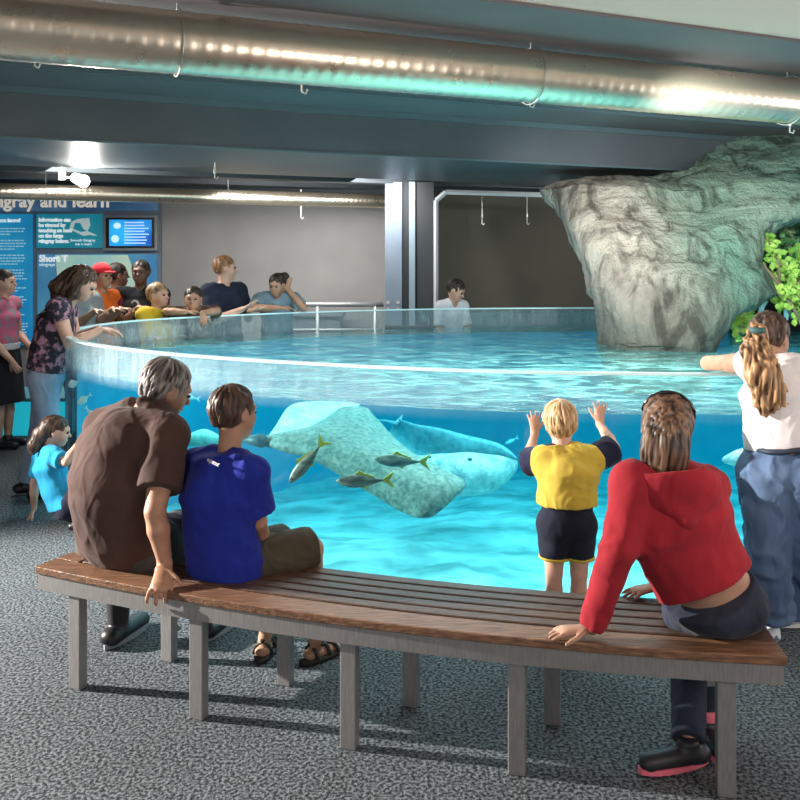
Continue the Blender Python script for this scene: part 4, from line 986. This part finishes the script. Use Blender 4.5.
        def disp(v):
            q=(v-s.J['head'])/h; x=q@s.hr; y=q@s.hf; z=q@s.hu
            if style=='short':
                az=np.arctan2(x,-(y+.35)); rad=np.sqrt(x*x+(y+.1)**2+1e-6)
                n1=vnoise(np.stack([np.cos(az)*7*freq+z*1.2,np.sin(az)*7*freq,z*2.6+rad],1),seed); n2=vnoise(np.stack([np.cos(az)*15*freq,np.sin(az)*15*freq,z*4.2],1),seed+3)
            else:
                n1=vnoise(np.stack([x*6*freq+np.sin(z*1.5)*.6,y*6*freq,z*1.1],1),seed); n2=vnoise(np.stack([x*16*freq+np.sin(z*2)*.8,y*16*freq,z*1.6],1),seed+3)
            c=np.clip(.5+.5*(n1*.6+n2*.7),0,1)
            return (n1*.6+n2*.5)*amp*h, c
        vs,fs=sdf_mesh(pr,vox or s.vox*.8); N=normals(vs,fs); dd,c=disp(vs); vs=vs+N*dd[:,None]
        return np_mesh(name,vs,fs,m,s.root,c)
def hairm(name,a,b,rough=.45): return M(name,a,rough,c2=b,attr='strand',contrast=(.25,.75),spec=.4)
HB=hairm('hair_dark',(.012,.009,.007),(.06,.04,.03)); HBR=hairm('hair_brown',(.018,.011,.008),(.11,.06,.04)); HBL=hairm('hair_blond',(.24,.13,.05),(.72,.50,.27)); HG=hairm('hair_grey',(.035,.03,.028),(.34,.31,.29))
HLB=hairm('hair_lightbrown',(.015,.009,.007),(.20,.115,.07)); HP=hairm('hair_ponytail',(.06,.03,.015),(.55,.33,.16))
def seg(pts,rs,k=.02,side=None,wx=1,wy=1): return [Prim(a,b,ra,rb,side,wx,wy,k,1,'x') for a,b,ra,rb in zip(pts[:-1],pts[1:],rs[:-1],rs[1:])]
# ----------------------------------------------------------------- seated man in brown
p=Person(-1.1,3.75,1.78,40,bw=1.13); 
p.set(pel=P(122,535,3.80),waist=P(112,500,3.74),chest=P(118,455,3.78),neck=P(148,404,3.88),
 shR=P(168,436,3.72),shL=P(104,428,4.02),head=P(166,389,3.93),
 hipR=P(150,548,3.78),hipL=P(108,546,3.95),
 elR=P(155,512,3.55),wrR=P(165,563,3.56),elL=P(88,500,4.2),wrL=P(110,545,4.35),
 knR=P(205,528,4.25),knL=P(128,528,4.32),anR=P(214,632,4.18),anL=P(118,632,4.10),toeR=V(.35,1,0),toeL=V(.3,.9,0))
p.J['anR'][2]=.08; p.J['anL'][2]=.08; p.look(52,-22,8)
p.hand['R']=dict(d=V(.12,-.85,-.42),pn=V(0,-.35,-1),curl=.95,spread=.30,s=1.15,thumb=V(1,-.3,-.1)); p.hand['L']=dict(d=V(.4,.6,-.3),pn=V(0,0,-1),curl=.5)
p.begin('grey haired man in a brown shirt seated at the left end of the bench',skin=SKT,vox=.0065)
bshirt=cloth('brown_cloth',(.058,.032,.026),(.085,.048,.04),bs=4,bump=.7)
mid=[Prim(P(118,535,3.78),P(112,480,3.74),.165,.165,V(.8,-.5,0),1.12,.8,.05,.5,'t'),Prim(P(112,480,3.74),P(128,425,3.82),.165,.13,V(.8,-.5,0),1.12,.8,.06,.5,'t')]
sh_=p.top(bshirt,sl=.72,g=.017,fold=.0048,vox=.0065,flare=.014,extra=mid,seed=3,hem=P(122,560,3.78),neckcut=.03,fs=.75)
g=seg([P(142,402,3.80),P(150,408,3.78),P(161,408,3.80)],[.022,.024,.02],.01)+seg([P(142,402,3.80),P(150,396,3.95)],[.022,.018],.01); sdf_obj('collar',g,.005,bshirt,sh_)
p.pants(cloth('olive_shorts',(.045,.045,.04),(.08,.08,.07)),'shorts',t=.97,g=.016,vox=.008)
p.hair(HG,'short',vox=.0045,amp=.11,seed=2,nape=-.55)
p.shoes(M('black_shoe',(.015,.015,.018),.4),sole=M('sole_grey',(.25,.25,.26),.7))
for n in 'RL': sdf_obj('sock',[Prim(p.J['an'+n]+Z_*.02,p.J['an'+n]+Z_*.13,.047,.055,None,1,1,.01,1,'',(0,1))],.006,M('sock_black',(.02,.02,.022),.9),p.root)

# ----------------------------------------------------------------- seated boy in blue
p=Person(-.7,3.6,1.40,50,head=1.12)
p.set(pel=P(224,556,3.68),waist=P(220,528,3.66),chest=P(220,492,3.66),neck=P(229,452,3.70),
 shR=P(252,474,3.60),shL=P(196,466,3.80),head=P(234,413,3.72),hipR=P(244,562,3.66),hipL=P(218,560,3.80),
 elR=P(259,522,3.62),wrR=P(262,551,3.80),elL=P(200,522,4.0),wrL=P(238,548,4.1),
 knR=P(312,549,3.80),knL=P(284,545,4.08),anR=P(315,655,3.92),anL=P(264,650,3.96),toeR=V(.7,.7,0),toeL=V(.1,1,0))
p.J['anR'][2]=.065; p.J['anL'][2]=.065; p.look(42,-6,-3)
p.hand['R']=dict(d=V(.5,.5,-.35),pn=V(-.3,.2,-.9),curl=.6); p.hand['L']=dict(d=V(.8,0,-.3),pn=V(0,0,-1),curl=.6)
p.begin('dark haired boy in a royal blue T-shirt seated beside the man on the bench',skin=SKT,vox=.006)
blu=cloth('royal_blue',(.012,.022,.22),(.018,.035,.33),bs=5,bump=.7)
mid=[Prim(P(222,570,3.66),P(219,500,3.64),.125,.125,V(.8,-.5,0),1.3,.92,.05,.4,'t'),Prim(P(219,500,3.64),P(224,465,3.68),.125,.10,V(.8,-.5,0),1.25,.9,.05,.4,'t')]
sh_=p.top(blu,'t_shirt',sl=.78,g=.014,fold=.006,flare=.016,extra=mid,seed=8,hem=P(224,576,3.66),neckcut=.02,fs=.9,vox=.006)
q_,n_=on_surface(sh_,207,458); r_=nrm(np.cross(Z_,n_)); r_=r_ if r_[0]>0 else -r_; u_=nrm(np.cross(n_,r_)); u_=u_ if u_[2]>0 else -u_
text('shirt_lettering','wipeout',q_+n_*.010-u_*.012,nrm(r_-u_*.12),u_,.027,M('print_grey',(.6,.62,.66),.6),sh_,extrude=.001)
sdf_obj('collar',seg([P(214,452,3.74),P(222,457,3.60),P(236,457,3.58),P(244,455,3.66)],[.011]*4,.01),.0045,blu,sh_)
kh=cloth('dark_khaki',(.05,.045,.03),(.09,.08,.055),bs=6)
st_=p.pants(kh,'shorts',t=1.0,g=.014,flare=.016,vox=.007,fold=.005)
sdf_obj('lining',[Prim(P(228,570,3.62),P(272,560,3.69),.052,.050,None,1,1,.02,1,'l')],.006,M('lining_blue',(.05,.10,.30),.8,c2=(.25,.35,.6),ns=60,stretch=(1,1,3),contrast=(.48,.52)),st_)
p.hair(HBR,'short',vox=.0045,amp=.11,seed=5,nape=-.5,cap=(.79,.95,.82))
for n in 'RL':
    a=p.J['an'+n]; t=nrm(p.J['toe'+n]); sd=np.cross(Z_,t); dm=M('sandal',(.03,.025,.02),.7)
    g=MB(); v=[]; K=22
    for z in (0.001,.022):
        for k in range(K): an=2*math.pi*k/K; v.append(V(a[0],a[1],0)+t*(.04+.125*math.cos(an))+sd*math.sin(an)*.045+Z_*z)
    g.add(v,[tuple(reversed(range(K))),tuple(range(K,2*K))]+[(k,(k+1)%K,(k+1)%K+K,k+K) for k in range(K)])
    for q,hh in ((-.02,.055),(.05,.05),(.10,.04)):
        c=V(a[0],a[1],0)+t*q; g.tube([c+sd*.042+Z_*.02,c+sd*.03+Z_*hh,c+Z_*(hh+.014),c-sd*.03+Z_*hh,c-sd*.042+Z_*.02],.009,6)
    g.tube([V(a[0],a[1],.07)+t*.03+sd*.03,V(a[0],a[1],.08)-t*.035,V(a[0],a[1],.07)+t*.03-sd*.03],.009,6)
    g.build('sandal',dm,p.root,True)

# ----------------------------------------------------------------- child in yellow at the glass
Yt=4.08
p=Person((566-400)/F*Yt,Yt,1.14,0,head=1.22,bw=1.12)
sT=F/Yt
def T(x,y,Y=Yt): return P(x,y,Y)
p.set(pel=T(567,522),waist=T(567,498),chest=T(567,472),neck=T(562,449,4.11),head=T(560,423,4.15),shR=T(593,459,4.10),shL=T(543,459,4.10),
 elR=T(614,448,4.17),wrR=T(600,424,4.33),elL=T(527,462,4.18),wrL=T(535,434,4.33),hipR=T(579,525),hipL=T(555,525),
 knR=T(579,572),knL=T(554,572),anR=T(578,634),anL=T(555,634),toeR=V(.1,1,0),toeL=V(-.1,1,0))
p.J['anR'][2]=.05; p.J['anL'][2]=.05; p.look(-4,2,-6)
p.hand['R']=dict(d=V(.05,.15,1),pn=V(0,1,-.1),curl=.12,spread=.22,flip=True); p.hand['L']=dict(d=V(-.05,.15,1),pn=V(0,1,-.1),curl=.12,spread=.22,flip=True)
p.begin('small blond child in a yellow shirt with navy sleeves pressing hands on the tank',skin=SK,vox=.0052)
yel=cloth('yellow_cloth',(.46,.34,.04),(.62,.47,.08),bs=6,bump=.6); nav=cloth('navy_cloth',(.012,.014,.035),(.022,.025,.06))
sh_=p.top(yel,'shirt',sl=.85,slm=nav,g=.013,fold=.006,flare=.014,hem=T(567,503),waistg=.012,seed=2,vox=.0052)
sdf_obj('shoulder_panel',[Prim(p.J['sh'+n]*.55+p.J['neck']*.45+Z_*.008,p.J['sh'+n],.044,.055,None,1,1,.02,1,'') for n in 'RL']+[Cut(T(567,470),-Z_)],.0052,nav,sh_)
for n in 'RL': 
    a,b=p.J['el'+n],p.J['wr'+n]; c=p.J['sh'+n]+(p.J['el'+n]-p.J['sh'+n])*.85
st_=p.pants(cloth('navy_shorts',(.010,.012,.022),(.02,.024,.042)),'shorts',t=.66,g=.006,flare=.008,waist=T(567,494),vox=.006)
for n in 'RL':
    a=p.J['hip'+n]; b=p.J['kn'+n]; e=a+(b-a)*.655; u=nrm(b-a)
    sdf_obj('hem_trim',[Prim(e-u*.004,e+u*.010,.0715,.0715,None,1,1,.002,1,'',(1,1)),],.0045,yel,st_)
p.hair(HBL,'short',vox=.004,amp=.085,seed=6,nape=-.88,cap=(.84,1.0,.9))
p.shoes(M('white_shoe',(.7,.7,.7),.5),sole=M('sole_grey'))

# ----------------------------------------------------------------- girl in red on the right end of the bench
Yr=3.05
def G(x,y,Y=Yr): return P(x,y,Y)
p=Person(.95,3.05,1.50,-8,head=1.08)
p.set(pel=G(716,594,3.10),waist=G(700,572,3.06),chest=G(672,522,3.06),neck=G(662,472,3.08),head=G(666,428,3.12),
 shL=G(634,484,3.02),shR=G(706,488,3.16),elL=G(618,548,2.98),wrL=G(592,601,3.02),elR=G(716,540,3.30),wrR=G(660,590,3.40),
 hipL=G(693,612,3.14),hipR=G(738,606,3.14),knL=G(690,612,3.48),knR=G(722,612,3.50),anL=P(688,770,3.10),anR=P(706,748,3.25),toeL=V(-.9,-.25,0),toeR=V(.1,-.9,0))
p.J['anL'][2]=.075; p.J['anR'][2]=.075
p.look(14,4,8)
p.hand['L']=dict(d=V(-.95,.05,-.1),pn=V(0,0,-1),curl=.18,spread=.2); p.hand['R']=dict(d=V(-.9,-.2,-.1),pn=V(0,0,-1),curl=.25,spread=.15)
p.J['wrL'][2]=.515; p.J['wrR'][2]=.515
p.begin('brown haired girl in a red hooded top leaning on her hand on the bench',skin=SKM,vox=.006)
red=cloth('red_cloth',(.22,.012,.020),(.33,.02,.030),bs=5,bump=.6)
up=nrm(G(664,480)-G(700,572))
tor=[Prim(G(705,580,3.05),G(676,525,3.05),.120,.135,V(1,.1,.3),1.3,.8,.05,.5,'t'),Prim(G(676,525,3.05),G(664,488,3.07),.135,.115,V(1,.1,.05),1.3,.85,.05,.5,'t')]
sh_=p.top(red,'hooded_top',sl=1.97,g=.017,fold=.007,extra=tor,seed=4,flare=.002,hem=G(704,583,3.05),hemn=V(.405,-.05,-.914),neckcut=.02,fs=.8,vox=.006)
hood=[_E(G(676,492,2.99),V(1,.1,0),V(0,1,.2),Z_,.150,.07,.115,.03,'h',False),Prim(G(634,474,3.0),G(684,520,2.94),.026,.028,None,1,1,.03,1,'h'),Prim(G(712,476,3.02),G(688,520,2.94),.028,.028,None,1,1,.03,1,'h'),
      _E(G(672,476,2.99),V(1,.1,0),V(0,1,.2),Z_,.098,.05,.10,.015,'h',True)]
sdf_obj('hood',hood,.005,red,sh_,lambda v:.003*vnoise(v*V(25,25,12),3))
den=cloth('black_denim',(.012,.016,.028),(.03,.038,.06),bs=14,bump=.4)
w0=G(700,600,3.05)
p.pants(den,'jeans',t=1.96,g=.015,flare=.002,vox=.0065,waist=G(716,570,3.10),extra=[_E(G(716,606,3.06),V(1,0,.25),V(0,1,0),Z_,.165,.13,.10,.03,'b',False)],cuts=[Cut(G(712,596,3.05),nrm(V(-.37,-.25,.914)),rad=.35)])
ct=p.hl(0,-.88,.12)
tails=seg([p.hl(0,-.75,.30),p.hl(-.05,-1.02,.1),p.hl(-.02,-1.08,-.5),p.hl(.02,-1.05,-1.05),p.hl(.10,-1.05,-1.62)],[.045,.048,.056,.048,.018],.03,side=p.hr,wx=1.25,wy=.7)
p.hair(HLB,'long',vox=.0045,amp=.085,seed=7,tails=tails,nape=-.5,cap=(.80,.97,.84))
sg=MB(); hh=lambda a,b,c:p.hl(a,b,c)
sg.tube([hh(.80,.0,.45),hh(.76,-.1,.7),hh(.58,-.15,.98),hh(.3,-.15,1.16),hh(0,-.15,1.21),hh(-.3,-.15,1.16),hh(-.58,-.15,.98),hh(-.76,-.1,.7),hh(-.80,.0,.45)],.006,8)
sg.build('sunglasses',M('glasses_black',(.01,.01,.012),.2),p.root,True)
pk=M('pink_trim',(.85,.18,.25),.6); bk=M('trainer_black',(.02,.02,.025),.5)
p.shoes(bk,'trainer',sole=pk)
a=p.J['anR']; sdf_obj('ankle_cuff',[Prim(a+Z_*.02,a+Z_*.055,.046,.046,None,1,1,.01,1,'',(1,1))],.005,pk,p.root)

# ----------------------------------------------------------------- girl in the white top at the right
Yw=4.08
def W(x,y,Y=Yw): return P(x,y,Y)
p=Person(1.75,4.08,1.52,25,head=1.06)
p.set(pel=W(784,462,4.02),waist=W(782,436,4.02),chest=W(778,396,4.04),neck=W(772,362,4.08),head=W(770,338,4.12),
 shL=W(752,368,4.10),shR=W(806,372,4.02),elL=W(705,371,4.33),wrL=W(752,366,4.44),elR=W(826,396,4.2),wrR=W(800,372,4.4),
 hipL=W(766,474,4.06),hipR=W(802,474,4.0),knL=W(768,548,4.05),knR=W(800,545,4.08),anL=W(770,622,4.12),anR=W(790,612,4.28),toeL=V(.3,1,0),toeR=V(1,.2,0))
p.J['anL'][2]=.07; p.J['anR'][2]=.07; p.look(48,-10,0)
p.J['elL'][2]=RIM+.045; p.J['wrL'][2]=RIM+.04; p.J['elL'][1]=4.41; p.J['elL'][0]=P(708,370,4.41)[0]; p.J['wrL'][1]=4.45; p.J['wrR'][2]=RIM+.05; p.J['shL'][2]=1.27
p.hand['L']=dict(d=V(1,.1,-.05),pn=V(0,0,-1),curl=.2); p.hand['R']=dict(d=V(-1,.1,0),pn=V(0,0,-1),curl=.2)
p.begin('long haired girl in a white sleeveless top and blue jeans leaning on the rim',skin=SKT,vox=.006)
wh=cloth('white_cloth',(.62,.60,.60),(.80,.79,.79),bs=5,bump=.6)
p.top(wh,'vest_top',sl=.12,g=.012,fold=.005,waistg=.02,flare=.008,hem=W(783,446),seed=9,vox=.006)
dn=cloth('blue_denim',(.045,.085,.17),(.13,.20,.33),bs=9,bump=.8,ns=3,contrast=(.3,.7))
p.pants(dn,'jeans',t=1.86,g=.034,flare=.03,fold=.012,waist=W(784,448,4.02),vox=.0075,seed=6)
g=MB(); g.tube([W(755,449,4.0),W(768,452,3.92),W(786,452,3.88),W(806,449,3.9)],.012,8); g.build('belt',M('belt_navy',(.02,.03,.06),.6),p.root,True)
tails=seg([p.hl(-.1,-.85,.2),p.hl(-.35,-1.05,-.2),p.hl(-.45,-1.1,-.8),p.hl(-.4,-1.1,-1.5),p.hl(-.25,-1.1,-2.1)],[.04,.055,.062,.058,.022],.03,side=V(1,-.2,0),wx=1.15,wy=.65)
tl_=p.tail(HP,seg([W(757,331,3.99),W(756,352,3.96),W(763,374,3.93),W(771,396,3.93),W(764,413,3.93)],[.036,.05,.058,.054,.02],.03,side=V(1,0,0),wx=1.15,wy=.6),amp=.16,seed=4)
p.hair(HBR,'long',vox=.0045,amp=.08,seed=11,nape=-.35,cap=(.78,.94,.82))
g=MB(); q=W(757,330,3.985); g.tube([q+V(0,0,-.012),q+V(0,0,.012)],.036,14); g.build('hair_tie',M('tie_teal',(.04,.12,.13),.6),tl_,True)
p.shoes(M('trainer_white',(.7,.72,.76),.5,c2=(.10,.13,.22),ns=22,contrast=(.5,.55)),'trainer',sole=M('sole_white',(.8,.8,.8),.6))
# ================================================================= crouching girl on the left
p=Person(-2.3,5.85,1.15,70,head=1.2)
p.set(pel=P(64,505,5.85),waist=P(57,490,5.85),chest=P(49,466,5.85),neck=P(47,448,5.85),head=P(56,431,5.85),shL=P(42,456,5.98),shR=P(54,457,5.72),
 elL=P(34,484,6.0),wrL=P(34,506,6.03),elR=P(66,462,5.66),wrR=P(78,444,5.72),hipL=P(66,508,5.93),hipR=P(68,508,5.78),knL=P(84,480,5.95),knR=P(86,482,5.75),anL=P(76,522,5.92),anR=P(78,524,5.74),toeL=V(1,0,0),toeR=V(1,0,0))
p.J['anL'][2]=.055; p.J['anR'][2]=.055; p.J['wrL'][2]=.06; p.look(72,-12)
p.hand['L']=dict(d=V(-.3,-.3,-.6),pn=V(.2,0,-1),curl=.2); p.hand['R']=dict(d=V(.4,0,.8),pn=V(1,0,0),curl=.2)
p.begin('little girl in a light blue T-shirt squatting on the floor by the tank',skin=SK,vox=.007)
p.top(cloth('sky_cloth',(.02,.28,.50),(.03,.36,.62)),'t_shirt',sl=.7,g=.014,waistg=.012,hem=P(66,505,5.85),fold=.004)
p.pants(cloth('dark_navy',(.012,.014,.03),(.02,.025,.05)),t=1.9,g=.010)
p.hair(HBR,'long',tails=seg([p.hl(0,-.5,.2),p.hl(-.1,-.9,-.4),p.hl(0,-1.15,-1.2),p.hl(.1,-1.2,-1.7)],[.05,.05,.042,.015],.03),seed=3)
p.shoes(M('black_shoe'))

GRP='visitors standing behind the tank'
def simple(x,Y,H,face,label,skin,topm,botm,hairm_,pose=None,sl=.6,style='short',look=None,pitch=0,bot='trousers',hd=1.0,bw=1.0,tails=(),topname='shirt',vox=.010,t=1.95,slm=None,after=None,cutn=-.42,feet=True,hem=None,waistg=.012,fold=.004,amp=.07,roll=0):
    p=Person((x-400)/F*Y,Y,H,face,head=hd,bw=bw)
    if pose: pose(p)
    p.look(face if look is None else look,pitch,roll)
    p.begin(label,GRP,skin=skin,vox=vox)
    p.top(topm,topname,sl=sl,slm=slm,g=.012,waistg=waistg,fold=fold,hem=hem(p) if hem else None)
    if bot: p.pants(botm,bot,t=t,g=.012,flare=.012)
    if hairm_: p.hair(hairm_,style,vox=.007,tails=tails(p) if callable(tails) else tails,nape=cutn,amp=amp)
    if feet: p.shoes(M('black_shoe'),vox=.009)
    if after: after(p)
    return p
def L_(p,dx,dy,z,base=None):   # local offset from the feet: right, forward, height
    b=p.J['pel']; return V(b[0],b[1],0)+p.r*dx+p.f*dy+Z_*z
# ---- standing woman in floral top, hands on the rim
def pose(p):
    b=p.J['pel']
    p.set(waist=L_(p,0,.02,1.06),chest=L_(p,0,.07,1.27),neck=L_(p,0,.14,1.43),head=L_(p,0,.25,1.555),shR=L_(p,.17,.11,1.38),shL=L_(p,-.17,.11,1.38),
      elR=L_(p,.20,.20,1.13),wrR=L_(p,.10,.40,1.215),elL=L_(p,-.2,.18,1.13),wrL=L_(p,-.02,.36,1.22),knR=L_(p,.09,.04,.47),anR=L_(p,.10,-.02,.08),knL=L_(p,-.09,-.06,.47),anL=L_(p,-.10,-.16,.08))
    p.hand['R']=dict(d=V(1,.3,-.1),pn=V(0,0,-1),curl=.5); p.hand['L']=dict(d=V(1,-.2,-.1),pn=V(0,0,-1),curl=.5)
flor=M('floral_cloth',(.02,.015,.03),.8,c2=(.42,.22,.30),ns=22,contrast=(.5,.62),bump=.4,bs=12)
simple(46,6.55,1.70,80,'long haired woman in a dark floral top and pale jeans standing at the left rim',SK,flor,cloth('pale_denim',(.16,.22,.32),(.32,.40,.52),bs=9),HBR,pose,sl=.35,style='long',pitch=-32,look=84,waistg=.02,vox=.008,topname='blouse',amp=.12,
  tails=lambda p:[_E(p.hl(0,-.55,-.45),p.hr,p.hf,p.hu,.085,.075,.13,.03,'',False)]+seg([p.hl(-.6,-.1,.1),p.hl(-.65,-.1,-.7),p.hl(-.6,-.3,-1.5)],[.03,.04,.02])+seg([p.hl(.6,-.1,.1),p.hl(.66,.0,-.7),p.hl(.6,-.2,-1.6)],[.03,.04,.02])+seg([p.hl(0,-.7,0),p.hl(0,-.8,-1),p.hl(0,-.75,-1.9)],[.06,.07,.03],wx=1.4),cutn=-2.0,hem=lambda p:L_(p,0,0,.93))
# ---- far left person in pink
def pose(p):
    p.set(elR=L_(p,.23,.02,1.0),wrR=L_(p,.16,.16,.82),elL=L_(p,-.22,.03,1.02),wrL=L_(p,-.10,.2,.92))
pk_=M('pink_pattern',(.55,.10,.20),.8,c2=(.20,.22,.24),ns=18,contrast=(.45,.6))
def sk(p):
    b=p.J['pel']; sdf_obj('skirt',[Prim(L_(p,0,0,.92),L_(p,0,0,.42),.135,.19,p.r,1.25,.95,.02,1,'',(1,1))],.009,cloth('black_skirt',(.012,.012,.014)),p.root,lambda v:.008*vnoise(v*V(16,16,3)))
    sdf_obj('waistband',[Prim(L_(p,0,0,.90),L_(p,0,0,.96),.145,.145,p.r,1.2,.95,.01,1,'',(1,1))],.009,M('band_grey',(.45,.45,.47),.7),p.root)
simple(3,8.25,1.62,95,'person in a pink patterned vest and black skirt at the left edge',SK,pk_,None,HB,pose,sl=.12,bot=None,topname='vest_top',after=sk,hem=lambda p:L_(p,0,0,.92))
# ---- crowd behind the left end of the tank
def reach(z=1.24,fw=.34,sp=.16,lean=0):
    def f(p):
        H=p.H; 
        p.set(elR=L_(p,.15*H/1.7+.03,.10,z-.14),wrR=L_(p,sp,fw,z+.02),elL=L_(p,-.15*H/1.7-.03,.10,z-.14),wrL=L_(p,-sp,fw,z+.02))
        if lean:
            for k in ('neck','head','shR','shL','chest'): p.J[k]=p.J[k]+p.f*lean*(1 if k!='chest' else .6)-Z_*lean*.25
        for n in 'RL': p.hand[n]=dict(d=p.f,pn=-Z_,curl=.4)
    return f
blk=cloth('black_cloth',(.012,.012,.015),(.022,.022,.028)); jn=cloth('mid_denim',(.05,.08,.15),(.09,.14,.22)); gr=cloth('grey_cloth',(.20,.24,.27),(.28,.33,.36))
simple(80,8.35,1.66,115,'person with long black hair in a grey top, left of the orange vest',SKM,gr,jn,HB,reach(),style='long',cutn=-1.6,tails=lambda p:[_E(p.hl(0,-.5,-.6),p.hr,p.hf,p.hu,.09,.07,.16,.03,'',False)])
def cap_(p):
    h=.067*p.H; sdf_obj('cap',[_E(p.hl(0,-.12,.38),p.hr,p.hf,p.hu,.80*h,.96*h,.80*h,.1*h,'',False),Cut(p.hl(0,0,.28),-p.hu),_E(p.hl(0,.95,.36),p.hr,p.hf,p.hu,.5*h,.55*h,.09*h,.05*h,'',False)],.006,cloth('cap_red',(.50,.02,.03)),p.root)
simple(101,8.65,1.67,120,'person in an orange sleeveless top and red cap with the back half turned',SKM,cloth('orange_cloth',(.62,.12,.015),(.75,.19,.03)),jn,HB,reach(),sl=.1,after=cap_,bw=1.15,topname='vest_top')
simple(116,9.1,1.67,60,'dark haired person in black beside the orange vest, turned away',SKM,blk,jn,HB,reach(),bw=1.05)
def nine(p):
    c=p.J['chest']+p.f*.155+Z_*.0; text('shirt_number','2',c-p.r*(-.06)+Z_*(-.06),-p.r,Z_,.20,M('number_white',(.75,.75,.78),.6),p.root)
simple(141,8.85,1.70,178,'dark skinned person in a black shirt with a pale number and maroon sleeves',SKD,blk,jn,HB,reach(1.2,.3),slm=cloth('maroon_cloth',(.13,.02,.04)),bw=1.15,after=nine)
yw=cloth('amber_cloth',(.62,.40,.02),(.75,.50,.05))
simple(157,8.55,1.49,125,'fair haired boy in a yellow T-shirt behind the glass wall',SK,yw,jn,hairm('hair_sandy',(.12,.07,.03),(.40,.26,.13)),reach(.98,.12),hd=1.12,look=110)
# boy leaning on the rim with folded arms
def pose(p):
    p.set(waist=L_(p,0,.06,.92),chest=L_(p,0,.14,1.10),neck=L_(p,0,.22,1.24),head=L_(p,.0,.30,1.345),shR=L_(p,.15,.20,1.20),shL=L_(p,-.15,.20,1.20),
      elR=L_(p,.24,.34,1.235),wrR=L_(p,.05,.44,1.235),elL=L_(p,-.22,.34,1.235),wrL=L_(p,-.10,.50,1.225))
    p.hand['R']=dict(d=-p.r,pn=-Z_,curl=.4); p.hand['L']=dict(d=V(.2,-.5,-1),pn=V(0,1,0),curl=.5)
simple(196,8.75,1.50,172,'dark haired boy in a brown T-shirt leaning folded arms on the far rim',SKT,cloth('umber_cloth',(.085,.055,.04),(.12,.08,.06)),jn,HB,pose,sl=.9,hd=1.1)
# man gesturing
def pose(p):
    p.set(elR=L_(p,.24,.10,1.12),wrR=L_(p,.10,.36,1.24),elL=L_(p,-.24,.10,1.12),wrL=L_(p,-.02,.34,1.22))
    p.hand['R']=dict(d=V(.9,-.3,.5),pn=V(-.3,0,1),curl=.15,spread=.2); p.hand['L']=dict(d=V(1,.1,.2),pn=V(0,0,1),curl=.2,spread=.2)
simple(224,8.95,1.745,125,'fair haired man in a navy T-shirt holding his open hands out while talking',SK,cloth('deep_navy',(.014,.018,.035),(.025,.03,.055)),blk,hairm('hair_ginger',(.12,.05,.02),(.42,.22,.11)),pose,bw=1.12,look=75,sl=.8)
# person in grey-blue leaning
def pose(p):
    p.set(waist=L_(p,0,.04,1.0),chest=L_(p,0,.08,1.19),neck=L_(p,0,.14,1.36),head=L_(p,0,.20,1.46),shR=L_(p,.17,.12,1.31),shL=L_(p,-.17,.12,1.31),
      elR=L_(p,.24,.26,1.235),wrR=L_(p,-.02,.36,1.24),elL=L_(p,-.26,.28,1.235),wrL=L_(p,-.10,.18,1.42))
    p.hand['R']=dict(d=-p.r,pn=-Z_,curl=.4); p.hand['L']=dict(d=V(.2,0,1),pn=V(0,1,0),curl=.9)
simple(277,9.2,1.58,172,'person in a pale grey-blue T-shirt with a dark bun resting chin on hand',SKT,cloth('slate_cloth',(.16,.24,.29),(.22,.31,.37)),jn,HB,pose,sl=.7,pitch=-14,look=195,tails=lambda p:[_E(p.hl(-.5,-.75,.55),p.hr,p.hf,p.hu,.05,.05,.05,.02,'',False)])
# boy in white by the column
def pose(p):
    p.set(neck=L_(p,0,.06,1.25),head=L_(p,0,.11,1.37),elR=L_(p,.17,.04,.95),wrR=L_(p,.12,.16,.80),elL=L_(p,-.17,.04,.95),wrL=L_(p,-.1,.16,.82))
simple(452,10.05,1.47,160,'dark haired child in a white T-shirt standing beside the steel column',SK,cloth('white_tee',(.68,.68,.72),(.8,.8,.84)),jn,HB,pose,sl=.9,pitch=-28,look=115,hd=1.12,waistg=.01,bw=.82,amp=.12)
